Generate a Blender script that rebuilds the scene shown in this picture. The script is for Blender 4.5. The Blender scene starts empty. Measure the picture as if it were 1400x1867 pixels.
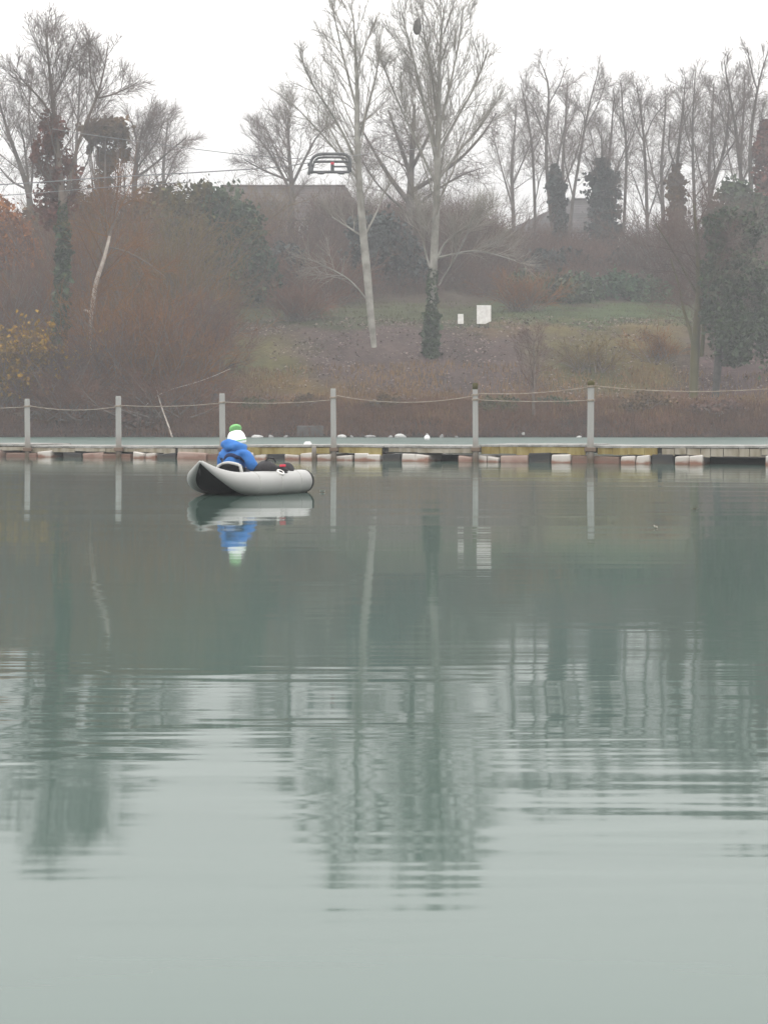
import bpy, bmesh, math, random
import numpy as np
from mathutils import Vector, Matrix

scene = bpy.context.scene
R_ = math.radians
COL = scene.collection

# ------------------------------------------------------------------ camera
F = 2900.0            # focal length in photograph pixels (1400 wide)
HY = 765.0            # horizon row in the photograph
CZ = 0.95             # eye height above the water
cam_d = bpy.data.cameras.new('camera')
cam_d.sensor_fit = 'HORIZONTAL'
cam_d.sensor_width = 36.0
cam_d.lens = 36.0 * F / 1400.0
cam_d.shift_y = (HY - 933.5) / 1400.0
cam_d.clip_start = 0.1
cam_d.clip_end = 3000.0
cam = bpy.data.objects.new('camera', cam_d)
cam.location = (0, 0, CZ)
cam.rotation_euler = (R_(90), 0, 0)
COL.objects.link(cam)
scene.camera = cam

# ------------------------------------------------------------------ render / view
scene.view_settings.view_transform = 'Standard'
scene.view_settings.look = 'None'
scene.view_settings.exposure = 0.0
scene.view_settings.gamma = 1.0
scene.view_settings.use_curve_mapping = False
try:
    scene.cycles.use_denoising = True
    scene.cycles.max_bounces = 6
    scene.cycles.diffuse_bounces = 3
    scene.cycles.glossy_bounces = 3
    scene.cycles.volume_bounces = 1
    scene.cycles.transparent_max_bounces = 6
except Exception:
    pass

# ------------------------------------------------------------------ world : overcast sky
SUN_EL, SUN_AZ = R_(52), R_(200)
world = bpy.data.worlds.new('World')
scene.world = world
world.use_nodes = True
wt = world.node_tree
wt.nodes.clear()
w_out = wt.nodes.new('ShaderNodeOutputWorld')
w_bg = wt.nodes.new('ShaderNodeBackground')
w_bg.inputs['Strength'].default_value = 0.1
w_sky = wt.nodes.new('ShaderNodeTexSky')
w_sky.sky_type = 'NISHITA'
w_sky.sun_disc = False
w_sky.sun_elevation = SUN_EL
w_sky.sun_rotation = SUN_AZ
w_sky.air_density = 1.0
w_sky.dust_density = 4.0
w_hsv = wt.nodes.new('ShaderNodeHueSaturation')
w_hsv.inputs['Saturation'].default_value = 0.12
wt.links.new(w_sky.outputs[0], w_hsv.inputs['Color'])
# cloud deck: brightness rises evenly from the horizon to the zenith, as under a closed overcast
w_tc = wt.nodes.new('ShaderNodeTexCoord')
w_sep = wt.nodes.new('ShaderNodeSeparateXYZ')
wt.links.new(w_tc.outputs['Generated'], w_sep.inputs[0])
w_mr = wt.nodes.new('ShaderNodeMapRange')
w_mr.inputs['From Min'].default_value = 0.08
w_mr.inputs['From Max'].default_value = 0.42
w_mr.interpolation_type = 'SMOOTHSTEP'
w_mr.inputs['To Min'].default_value = 8.0
w_mr.inputs['To Max'].default_value = 31.0
wt.links.new(w_sep.outputs['Z'], w_mr.inputs['Value'])
w_nt = wt.nodes.new('ShaderNodeTexNoise')
w_nt.inputs['Scale'].default_value = 1.6
w_nt.inputs['Detail'].default_value = 3.0
wt.links.new(w_tc.outputs['Generated'], w_nt.inputs['Vector'])
w_nr = wt.nodes.new('ShaderNodeMapRange')
w_nr.inputs['To Min'].default_value = 0.93
w_nr.inputs['To Max'].default_value = 1.07
wt.links.new(w_nt.outputs['Fac'], w_nr.inputs['Value'])
w_mul = wt.nodes.new('ShaderNodeMath'); w_mul.operation = 'MULTIPLY'
wt.links.new(w_mr.outputs[0], w_mul.inputs[0]); wt.links.new(w_nr.outputs[0], w_mul.inputs[1])
w_col = wt.nodes.new('ShaderNodeMix'); w_col.data_type = 'RGBA'; w_col.blend_type = 'MULTIPLY'
w_col.inputs['Factor'].default_value = 1.0
w_col.inputs['A'].default_value = (1.0, 0.985, 0.972, 1)
wt.links.new(w_mul.outputs[0], w_col.inputs['B'])
w_mix = wt.nodes.new('ShaderNodeMix'); w_mix.data_type = 'RGBA'
w_mix.inputs['Factor'].default_value = 0.10
wt.links.new(w_col.outputs['Result'], w_mix.inputs['A'])
wt.links.new(w_hsv.outputs[0], w_mix.inputs['B'])
wt.links.new(w_mix.outputs['Result'], w_bg.inputs['Color'])
wt.links.new(w_bg.outputs[0], w_out.inputs['Surface'])

sun_d = bpy.data.lights.new('sun', 'SUN')
sun_d.energy = 0.5
sun_d.angle = R_(40)
sun_d.color = (1.0, 0.97, 0.93)
sun = bpy.data.objects.new('sun', sun_d)
# the light comes from behind the photographer
sdir = Vector((math.cos(SUN_EL) * math.sin(SUN_AZ), math.cos(SUN_EL) * math.cos(SUN_AZ), math.sin(SUN_EL)))
sun.rotation_euler = sdir.to_track_quat('Z', 'Y').to_euler()
sun.location = (0, -20, 40)
COL.objects.link(sun)

HAZE_DENSITY = 0.00118

# ------------------------------------------------------------------ helpers
def W(px, py, D):
    """photograph pixel at distance D -> world point"""
    return np.array(((px - 700.0) * D / F, D, CZ + (HY - py) * D / F))

def tag(o, label=None, cat=None, group=None, kind=None):
    if label: o['label'] = label
    if cat: o['category'] = cat
    if group: o['group'] = group
    if kind: o['kind'] = kind
    return o

def empty(name, loc, label=None, cat=None, group=None, rz=0.0):
    o = bpy.data.objects.new(name, None)
    o.empty_display_size = 0.3
    o.location = loc
    o.rotation_euler = (0, 0, rz)
    COL.objects.link(o)
    return tag(o, label, cat, group)

class Acc:
    """collects geometry, links it as one mesh object"""
    def __init__(s):
        s.v, s.q, s.t, s.n = [], [], [], 0
    def add(s, v, q=None, t=None):
        v = np.asarray(v, dtype=np.float64).reshape(-1, 3)
        if q is not None and len(q): s.q.append(np.asarray(q, dtype=np.int64).reshape(-1, 4) + s.n)
        if t is not None and len(t): s.t.append(np.asarray(t, dtype=np.int64).reshape(-1, 3) + s.n)
        s.v.append(v); s.n += len(v)
    def tubes(s, P, Rr, S=3, cap=False):
        P = np.asarray(P, float); Rr = np.asarray(Rr, float)
        if P.ndim == 2: P = P[None]; Rr = Rr[None]
        n, K, _ = P.shape
        if n == 0: return
        T = np.gradient(P, axis=1)
        T /= np.linalg.norm(T, axis=2, keepdims=True) + 1e-9
        ref = np.tile(np.array((0.31, 0.93, 0.17)), (n, K, 1))
        par = np.abs((T * ref).sum(2)) > 0.9
        ref[par] = (0.9, 0.1, 0.42)
        a = np.cross(T, ref); a /= np.linalg.norm(a, axis=2, keepdims=True) + 1e-9
        b = np.cross(T, a)
        th = np.arange(S) * 2 * math.pi / S
        ring = P[:, :, None] + Rr[:, :, None, None] * (np.cos(th)[None, None, :, None] * a[:, :, None] + np.sin(th)[None, None, :, None] * b[:, :, None])
        idx = np.arange(n * K * S).reshape(n, K, S)
        i0 = idx[:, :-1]; i1 = idx[:, 1:]
        q = np.stack([i0, np.roll(i0, -1, 2), np.roll(i1, -1, 2), i1], -1).reshape(-1, 4)
        tr = None
        if cap:
            tl = []
            for e in (0, K - 1):
                for k in range(1, S - 1):
                    f = np.stack([idx[:, e, 0], idx[:, e, k], idx[:, e, k + 1]], -1)
                    tl.append(f if e else f[:, ::-1])
            tr = np.concatenate(tl)
        s.add(ring.reshape(-1, 3), q, tr)
    def leaves(s, C, size, rng, aspect=0.55, flat=0.0):
        n = len(C)
        a = rng.normal(size=(n, 3)); a[:, 2] *= (1 - flat)
        a /= np.linalg.norm(a, axis=1, keepdims=True)
        b = rng.normal(size=(n, 3)); b[:, 2] *= (1 - flat)
        b -= a * (a * b).sum(1, keepdims=True)
        b /= np.linalg.norm(b, axis=1, keepdims=True) + 1e-9
        sz = (size * rng.uniform(0.45, 1.55, n) ** 1.2)[:, None]
        c = np.cross(a, b) * sz * 0.18
        v = np.stack([C - a * sz, C + b * sz * aspect + c, C + a * sz, C - b * sz * aspect + c], 1)
        i = np.arange(n * 4).reshape(n, 4)
        s.add(v.reshape(-1, 3), None, np.concatenate([i[:, [0, 1, 2]], i[:, [0, 2, 3]]]))
    def box(s, lo, hi, M=None):
        x0, y0, z0 = lo; x1, y1, z1 = hi
        v = np.array([(x0, y0, z0), (x1, y0, z0), (x1, y1, z0), (x0, y1, z0), (x0, y0, z1), (x1, y0, z1), (x1, y1, z1), (x0, y1, z1)], float)
        if M is not None: v = M(v)
        s.add(v, [(0, 3, 2, 1), (4, 5, 6, 7), (0, 1, 5, 4), (1, 2, 6, 5), (2, 3, 7, 6), (3, 0, 4, 7)])
    def poly(s, v, q=None, t=None): s.add(v, q, t)
    def build(s, name, mat, parent=None, smooth=True, origin=None):
        me = bpy.data.meshes.new(name)
        V = np.concatenate(s.v) if s.v else np.zeros((0, 3))
        if origin is not None: V = V - np.asarray(origin)
        q = np.concatenate(s.q) if s.q else np.zeros((0, 4), int)
        t = np.concatenate(s.t) if s.t else np.zeros((0, 3), int)
        me.vertices.add(len(V)); me.vertices.foreach_set('co', V.astype(np.float32).ravel())
        loops = np.concatenate([q.ravel(), t.ravel()]).astype(np.int32)
        me.loops.add(len(loops)); me.loops.foreach_set('vertex_index', loops)
        st = np.concatenate([np.arange(len(q)) * 4, len(q) * 4 + np.arange(len(t)) * 3]).astype(np.int32)
        me.polygons.add(len(st)); me.polygons.foreach_set('loop_start', st)
        me.polygons.foreach_set('use_smooth', np.full(len(st), bool(smooth)))
        me.update(calc_edges=True); me.validate()
        if mat: me.materials.append(mat)
        o = bpy.data.objects.new(name, me)
        COL.objects.link(o)
        if parent is not None: o.parent = parent
        elif origin is not None: o.location = origin
        return o

def bevel(o, w, seg=2):
    m = o.modifiers.new('bevel', 'BEVEL'); m.width = w; m.segments = seg; m.limit_method = 'ANGLE'; m.angle_limit = R_(40)
    return o

# ------------------------------------------------------------------ materials
def tone(c, k, sat=1.6):
    l = sum(c) / 3
    return tuple(max(0.004, k * (l + (x - l) * sat)) for x in c)

def material(name, c1, c2=None, scale=3.0, rough=0.9, isl=0.0, spec=0.25, detail=4.0, bump=0.0, bscale=None, stretch=(1, 1, 1), lo=0.35, hi=0.65):
    if name.split('_')[0] in ('twig', 'leaf', 'ivy', 'grass', 'lawn'):      # wet winter vegetation
        c1 = tone(c1, 0.59); c2 = tone(c2, 0.59)
    m = bpy.data.materials.new(name); m.use_nodes = True
    nt = m.node_tree; b = nt.nodes['Principled BSDF']
    b.inputs['Roughness'].default_value = rough
    b.inputs['Specular IOR Level'].default_value = spec
    tc = nt.nodes.new('ShaderNodeTexCoord')
    mp = nt.nodes.new('ShaderNodeMapping'); mp.inputs['Scale'].default_value = stretch
    nt.links.new(tc.outputs['Object'], mp.inputs['Vector'])
    last = None
    if c2 is not None:
        n = nt.nodes.new('ShaderNodeTexNoise'); n.inputs['Scale'].default_value = scale; n.inputs['Detail'].default_value = detail
        nt.links.new(mp.outputs[0], n.inputs['Vector'])
        r = nt.nodes.new('ShaderNodeValToRGB')
        r.color_ramp.elements[0].position = lo; r.color_ramp.elements[1].position = hi
        r.color_ramp.elements[0].color = (*c1, 1); r.color_ramp.elements[1].color = (*c2, 1)
        nt.links.new(n.outputs['Fac'], r.inputs['Fac'])
        last = r.outputs['Color']
    if isl > 0:
        g = nt.nodes.new('ShaderNodeNewGeometry')
        mr = nt.nodes.new('ShaderNodeMapRange'); mr.inputs['To Min'].default_value = 1 - isl; mr.inputs['To Max'].default_value = 1 + isl
        nt.links.new(g.outputs['Random Per Island'], mr.inputs['Value'])
        mx = nt.nodes.new('ShaderNodeMix'); mx.data_type = 'RGBA'; mx.blend_type = 'MULTIPLY'; mx.inputs['Factor'].default_value = 1.0
        if last is not None: nt.links.new(last, mx.inputs['A'])
        else: mx.inputs['A'].default_value = (*c1, 1)
        nt.links.new(mr.outputs[0], mx.inputs['B'])
        last = mx.outputs['Result']
    if last is not None: nt.links.new(last, b.inputs['Base Color'])
    else: b.inputs['Base Color'].default_value = (*c1, 1)
    if bump > 0:
        n2 = nt.nodes.new('ShaderNodeTexNoise'); n2.inputs['Scale'].default_value = bscale or scale * 4; n2.inputs['Detail'].default_value = 5
        nt.links.new(mp.outputs[0], n2.inputs['Vector'])
        bm = nt.nodes.new('ShaderNodeBump'); bm.inputs['Strength'].default_value = 0.6; bm.inputs['Distance'].default_value = bump
        nt.links.new(n2.outputs['Fac'], bm.inputs['Height']); nt.links.new(bm.outputs[0], b.inputs['Normal'])
    return m

M = {}
M['bark_pale'] = material('bark_pale', (0.13, 0.125, 0.105), (0.27, 0.26, 0.23), 1.4, isl=0.1, bump=0.02)
M['twig_pale'] = material('twig_pale', (0.26, 0.24, 0.21), (0.40, 0.38, 0.345), 0.6, isl=0.2)
M['bark_dark'] = material('bark_dark', (0.055, 0.048, 0.042), (0.11, 0.095, 0.085), 1.5, isl=0.1, bump=0.02)
M['twig_dark'] = material('twig_dark', (0.15, 0.128, 0.118), (0.22, 0.185, 0.17), 0.6, isl=0.25)
M['twig_red'] = material('twig_red', (0.130, 0.070, 0.050), (0.175, 0.100, 0.072), 0.5, isl=0.3)
M['bark_brown'] = material('bark_brown', (0.075, 0.06, 0.048), (0.14, 0.11, 0.09), 1.5, isl=0.1, bump=0.02)
M['ivy'] = material('ivy', (0.024, 0.040, 0.020), (0.052, 0.074, 0.036), 0.8, rough=0.6, isl=0.4, spec=0.3)
M['ivy_brown'] = material('ivy_brown', (0.085, 0.060, 0.040), (0.140, 0.098, 0.062), 0.8, isl=0.35)
M['ivy_blue'] = material('ivy_blue', (0.028, 0.037, 0.036), (0.05, 0.062, 0.058), 0.8, rough=0.6, isl=0.35)
M['leaf_red'] = material('leaf_red', (0.13, 0.065, 0.058), (0.17, 0.10, 0.085), 0.6, isl=0.35)
M['leaf_green'] = material('leaf_green', (0.035, 0.055, 0.038), (0.075, 0.095, 0.058), 0.45, isl=0.35)
M['leaf_olive'] = material('leaf_olive', (0.07, 0.07, 0.04), (0.12, 0.105, 0.06), 0.45, isl=0.35)
M['lawn'] = material('lawn', (0.066, 0.075, 0.042), (0.106, 0.106, 0.062), 0.3, isl=0.35)
M['leaf_mint'] = material('leaf_mint', (0.05, 0.085, 0.055), (0.09, 0.13, 0.08), 0.45, isl=0.35)
M['leaf_orange'] = material('leaf_orange', (0.24, 0.10, 0.045), (0.30, 0.15, 0.07), 0.6, isl=0.35)
M['leaf_yellow'] = material('leaf_yellow', (0.22, 0.14, 0.045), (0.30, 0.20, 0.07), 0.6, isl=0.35)
M['twig_orange'] = material('twig_orange', (0.160, 0.075, 0.032), (0.225, 0.120, 0.055), 0.35, isl=0.35)
M['twig_mauve'] = material('twig_mauve', (0.098, 0.066, 0.058), (0.145, 0.095, 0.078), 0.35, isl=0.35)
M['twig_olive'] = material('twig_olive', (0.120, 0.085, 0.038), (0.165, 0.118, 0.055), 0.35, isl=0.35)
M['grass_dead'] = material('grass_dead', (0.15, 0.10, 0.06), (0.23, 0.16, 0.10), 0.3, isl=0.4)
M['grass_red'] = material('grass_red', (0.100, 0.055, 0.038), (0.155, 0.092, 0.062), 0.25, isl=0.4)
M['litter'] = material('litter', (0.123, 0.092, 0.084), (0.194, 0.150, 0.132), 0.4, isl=0.45)
M['wood_deck'] = material('wood_deck', (0.19, 0.185, 0.17), (0.29, 0.285, 0.27), 2.0, stretch=(2, 2, 1), bump=0.004)
M['wood_dark'] = material('wood_dark', (0.03, 0.028, 0.025), (0.06, 0.055, 0.05), 3.0)
M['plank_yellow'] = material('plank_yellow', (0.170, 0.125, 0.040), (0.260, 0.215, 0.095), 2.2, stretch=(3, 3, 0.6), isl=0.15, bump=0.005)
M['plank_pale'] = material('plank_pale', (0.17, 0.145, 0.10), (0.28, 0.255, 0.21), 2.2, stretch=(3, 3, 0.6), isl=0.2, bump=0.005)
M['rope'] = material('rope', (0.22, 0.18, 0.14), (0.30, 0.26, 0.22), 8.0)
M['cable'] = material('cable', (0.16, 0.16, 0.165), (0.2, 0.2, 0.2), 2.0, rough=0.6)
M['steel_dark'] = material('steel_dark', (0.05, 0.052, 0.055), (0.09, 0.092, 0.095), 4.0, rough=0.6)
M['sign_white'] = material('sign_white', (0.60, 0.58, 0.55), (0.76, 0.75, 0.72), 4.0, rough=0.6)
M['stone'] = material('stone', (0.15, 0.15, 0.145), (0.25, 0.245, 0.24), 4.0, bump=0.02)
M['stone_white'] = material('stone_white', (0.30, 0.30, 0.29), (0.44, 0.44, 0.43), 4.0, bump=0.02)
M['concrete'] = material('concrete', (0.055, 0.052, 0.05), (0.085, 0.08, 0.077), 3.0, bump=0.01)
M['roof_brown'] = material('roof_brown', (0.050, 0.041, 0.038), (0.070, 0.058, 0.054), 1.2, isl=0.25)
M['roof_grey'] = material('roof_grey', (0.052, 0.049, 0.050), (0.075, 0.07, 0.07), 1.2, isl=0.25)
M['wall_beige'] = material('wall_beige', (0.26, 0.21, 0.18), (0.33, 0.28, 0.25), 0.5)
M['wall_grey'] = material('wall_grey', (0.20, 0.19, 0.19), (0.26, 0.25, 0.25), 0.5)
M['frame_white'] = material('frame_white', (0.55, 0.55, 0.54), rough=0.5)
M['glass_dark'] = material('glass_dark', (0.03, 0.035, 0.04), rough=0.08, spec=0.5)
M['tube_grey'] = material('tube_grey', (0.255, 0.255, 0.247), (0.295, 0.295, 0.285), 2.0, rough=0.45, spec=0.4)
M['hull_black'] = material('hull_black', (0.005, 0.005, 0.006), (0.009, 0.009, 0.010), 6.0, rough=0.75, spec=0.15)
M['bag_black'] = material('bag_black', (0.010, 0.009, 0.011), (0.022, 0.02, 0.022), 8.0, rough=0.75)
M['red'] = material('red', (0.55, 0.03, 0.06), rough=0.6)
M['trim_grey'] = material('trim_grey', (0.40, 0.40, 0.38), rough=0.6)
M['jacket'] = material('jacket', (0.028, 0.12, 0.36), (0.04, 0.165, 0.45), 7.0, rough=0.75, bump=0.012, bscale=14)
M['jacket_dark'] = material('jacket_dark', (0.010, 0.016, 0.05), (0.016, 0.024, 0.07), 9.0, rough=0.8)
M['strap'] = material('strap', (0.09, 0.075, 0.065), rough=0.8)
M['trousers'] = material('trousers', (0.02, 0.022, 0.028), (0.03, 0.032, 0.04), 8.0, rough=0.85)
M['skin'] = material('skin', (0.55, 0.32, 0.23), rough=0.55)
M['hair'] = material('hair', (0.06, 0.035, 0.02), rough=0.6)
M['hat_white'] = material('hat_white', (0.72, 0.76, 0.72), (0.84, 0.86, 0.84), 30.0, rough=0.95, bump=0.004, bscale=90)
M['hat_green'] = material('hat_green', (0.10, 0.38, 0.09), (0.34, 0.60, 0.30), 25.0, rough=0.95, bump=0.01, bscale=60)
M['buoy_white'] = material('buoy_white', (0.75, 0.75, 0.74), rough=0.4)
M['nest'] = material('nest', (0.05, 0.045, 0.04), (0.10, 0.09, 0.08), 5.0, bump=0.02)
M['dead_wood'] = material('dead_wood', (0.30, 0.25, 0.21), (0.46, 0.41, 0.36), 2.5, bump=0.01)

def float_material(name, top, top2, stain, p0=0.13, p1=0.19, p2=0.36):
    """weathered float block: stained band where the water laps"""
    m = bpy.data.materials.new(name); m.use_nodes = True
    nt = m.node_tree; b = nt.nodes['Principled BSDF']; b.inputs['Roughness'].default_value = 0.85; b.inputs['Specular IOR Level'].default_value = 0.2
    g = nt.nodes.new('ShaderNodeNewGeometry'); sp = nt.nodes.new('ShaderNodeSeparateXYZ'); nt.links.new(g.outputs['Position'], sp.inputs[0])
    n = nt.nodes.new('ShaderNodeTexNoise'); n.inputs['Scale'].default_value = 3.0; n.inputs['Detail'].default_value = 4
    nt.links.new(g.outputs['Position'], n.inputs['Vector'])
    a = nt.nodes.new('ShaderNodeMath'); a.operation = 'MULTIPLY_ADD'; a.inputs[1].default_value = 0.22; nt.links.new(n.outputs['Fac'], a.inputs[0]); nt.links.new(sp.outputs['Z'], a.inputs[2])
    r = nt.nodes.new('ShaderNodeValToRGB'); e = r.color_ramp.elements
    e[0].position = p0; e[0].color = (*stain, 1); e[1].position = p1; e[1].color = (*top, 1)
    x = e.new(p2); x.color = (*top2, 1)
    nt.links.new(a.outputs[0], r.inputs['Fac']); nt.links.new(r.outputs['Color'], b.inputs['Base Color'])
    return m
M['float_white'] = float_material('float_white', (0.40, 0.365, 0.33), (0.54, 0.525, 0.50), (0.20, 0.105, 0.075))
M['wood_post'] = float_material('wood_post', (0.215, 0.20, 0.18), (0.275, 0.275, 0.262), (0.09, 0.065, 0.047), 0.16, 0.42, 0.75)
M['float_pink'] = float_material('float_pink', (0.28, 0.20, 0.17), (0.36, 0.30, 0.26), (0.20, 0.12, 0.095))
M['float_rust'] = float_material('float_rust', (0.15, 0.10, 0.08), (0.13, 0.095, 0.07), (0.16, 0.09, 0.07))
M['float_dark'] = float_material('float_dark', (0.035, 0.035, 0.036), (0.03, 0.03, 0.031), (0.05, 0.045, 0.04))

# ------------------------------------------------------------------ terrain
PROF = np.array([(-200, -3), (60, -3), (80, -1.2), (85.5, -0.12), (86.3, 0.25), (87.3, 0.95), (89.2, 1.62), (91.2, 1.75), (94, 2.4), (97, 3.9), (100, 5.4), (104, 6.9),
                 (108, 7.8), (112, 8.6), (118, 9.6), (124, 11.6), (130, 13.6), (140, 15.8), (150, 17.0), (170, 17.6), (250, 17.5), (420, 15)], float)

def fbm(x, y, seed=0):
    rs = np.random.RandomState(seed); o = 0
    for k in range(5):
        f = 0.05 * 1.9 ** k
        for _ in range(2):
            a = rs.uniform(0, 6.28); p = rs.uniform(0, 6.28)
            o = o + np.sin((x * math.cos(a) + y * math.sin(a)) * f * 6.28 + p) * 0.5 / 1.6 ** k
    return o

def terr(x, y):
    x = np.asarray(x, float); y = np.asarray(y, float)
    ys = y + 0.9 * np.sin(x * 0.11 + 1.0) * np.clip((130 - y) / 40, 0, 1) + 0.35 * np.sin(x * 0.53) * np.clip((100 - y) / 12, 0, 1)
    z = np.interp(ys, PROF[:, 0], PROF[:, 1])
    return z + 0.13 * fbm(x, y, 3) * np.clip((y - 84) / 8, 0, 1)

def ground_hit(px, py):
    D = np.arange(85.0, 200.0, 0.1)
    x = (px - 700) * D / F; z = CZ + (HY - py) * D / F
    h = terr(x, D)
    k = np.nonzero(h >= z)[0]
    d = D[k[0]] if len(k) else 150.0
    return d
def ground_pt(px, D):
    x = (px - 700) * D / F
    return np.array((x, D, float(terr(x, D))))

def build_terrain():
    xs = np.concatenate([np.linspace(-300, -45, 26), np.arange(-44.5, 45, 0.4), np.linspace(45.5, 300, 26)])
    ys = np.concatenate([np.linspace(-120, 78, 22), np.arange(79, 126, 0.3), np.arange(127, 180, 1.5), np.linspace(182, 420, 20)])
    X, Y = np.meshgrid(xs, ys); Z = terr(X, Y)
    nx, ny = len(xs), len(ys)
    idx = np.arange(nx * ny).reshape(ny, nx)
    q = np.stack([idx[:-1, :-1], idx[:-1, 1:], idx[1:, 1:], idx[1:, :-1]], -1).reshape(-1, 4)
    a = Acc(); a.add(np.stack([X, Y, Z], -1), q)
    # ground cover map: what grows where on the slope
    yy = np.maximum(Y, 60)
    PX = 700 + F * X / yy; PY = HY - F * (Z - CZ) / yy
    nz = fbm(X * 2.3, Y * 2.3, 9); nz2 = fbm(X * 6, Y * 6, 12)
    px = PX + 22 * nz + 10 * nz2; py = PY + 9 * nz + 5 * nz2
    lawn = np.array((0.080, 0.088, 0.052)); tan = np.array((0.185, 0.132, 0.070)); mauve = np.array((0.112, 0.086, 0.080))
    red = np.array((0.14, 0.085, 0.060)); dark = np.array((0.05, 0.04, 0.036)); olive = np.array((0.135, 0.122, 0.058)); pink = np.array((0.14, 0.10, 0.098))
    col = np.tile(np.array((0.10, 0.082, 0.066)), (ny, nx, 1))
    def sm(a, b, v): 
        t = np.clip((v - a) / (b - a), 0, 1); return t * t * (3 - 2 * t)
    def put(c, m):
        nonlocal col
        col = col * (1 - m[..., None]) + c * m[..., None]
    def rect(x0, x1, y0, y1, fx=50, fy=18):
        return sm(x0 - fx, x0 + fx, px) * (1 - sm(x1 - fx, x1 + fx, px)) * sm(y0 - fy, y0 + fy, py) * (1 - sm(y1 - fy, y1 + fy, py))
    put(mauve, rect(400, 1500, 590, 760) * 0.95)
    put(lawn, rect(380, 1290, 556, 596, 60, 9) * 0.9)
    put(lawn * np.array((0.95, 1.12, 1.0)), rect(900, 1260, 556, 592, 60, 9) * 0.9)
    put(tan, rect(850, 1250, 588, 612, 60, 9) * 0.45)
    put(olive, rect(400, 545, 615, 715, 40, 25) * 0.9)
    put(lawn * 1.15, rect(410, 500, 640, 700, 35, 22) * 0.6)
    put(tan, rect(420, 640, 690, 722, 60, 12) * 0.8)
    put(olive, rect(1000, 1260, 600, 715, 60, 25) * 0.9)
    put(lawn * 1.25, rect(1035, 1090, 640, 690, 25, 22) * 0.6)
    put(tan, rect(1120, 1240, 610, 700, 40, 25) * 0.55)
    put(pink, rect(1290, 1500, 655, 735, 30, 15) * 0.9)
    put(red, rect(-200, 1600, 722, 772, 60, 7) * 0.9)
    put(dark, rect(-200, 1600, 768, 830, 60, 8) * 0.75)
    put(dark, np.clip(nz2 * 0.8, 0, 1) * rect(-200, 1600, 735, 800, 60, 8) * 0.7)
    put(tan * 1.1, rect(960, 1085, 735, 744, 30, 4) * 0.8)
    put(dark * 0.9, (Y < 85.5) * 1.0)
    lum = col.mean(-1, keepdims=True); col = np.clip(lum + (col - lum) * 1.45, 0.005, 1)
    col *= 0.45 * (1 + 0.13 * nz2 + 0.1 * nz)[..., None]
    o = a.build('hillside', None)
    ca = o.data.color_attributes.new('cover', 'FLOAT_COLOR', 'POINT')
    c4 = np.concatenate([np.clip(col, 0.01, 1), np.ones((ny, nx, 1))], -1)
    ca.data.foreach_set('color', c4.astype(np.float32).ravel())
    m = bpy.data.materials.new('hillside_ground'); m.use_nodes = True; nt = m.node_tree; b = nt.nodes['Principled BSDF']
    b.inputs['Roughness'].default_value = 1.0; b.inputs['Specular IOR Level'].default_value = 0.1
    at = nt.nodes.new('ShaderNodeAttribute'); at.attribute_name = 'cover'
    n = nt.nodes.new('ShaderNodeTexNoise'); n.inputs['Scale'].default_value = 2.6; n.inputs['Detail'].default_value = 8; n.inputs['Roughness'].default_value = 0.7
    tc = nt.nodes.new('ShaderNodeTexCoord'); nt.links.new(tc.outputs['Object'], n.inputs['Vector'])
    mr = nt.nodes.new('ShaderNodeMapRange'); mr.inputs['From Min'].default_value = 0.3; mr.inputs['From Max'].default_value = 0.7; mr.inputs['To Min'].default_value = 0.62; mr.inputs['To Max'].default_value = 1.38
    nt.links.new(n.outputs['Fac'], mr.inputs['Value'])
    mx = nt.nodes.new('ShaderNodeMix'); mx.data_type = 'RGBA'; mx.blend_type = 'MULTIPLY'; mx.inputs['Factor'].default_value = 1
    nt.links.new(at.outputs['Color'], mx.inputs['A']); nt.links.new(mr.outputs[0], mx.inputs['B']); nt.links.new(mx.outputs['Result'], b.inputs['Base Color'])
    bm = nt.nodes.new('ShaderNodeBump'); bm.inputs['Distance'].default_value = 0.15; bm.inputs['Strength'].default_value = 0.7
    nt.links.new(n.outputs['Fac'], bm.inputs['Height']); nt.links.new(bm.outputs[0], b.inputs['Normal'])
    o.data.materials.append(m)
    tag(o, 'grassy and leaf strewn slope rising from the far shore', None, None, 'structure')
build_terrain()

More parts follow.
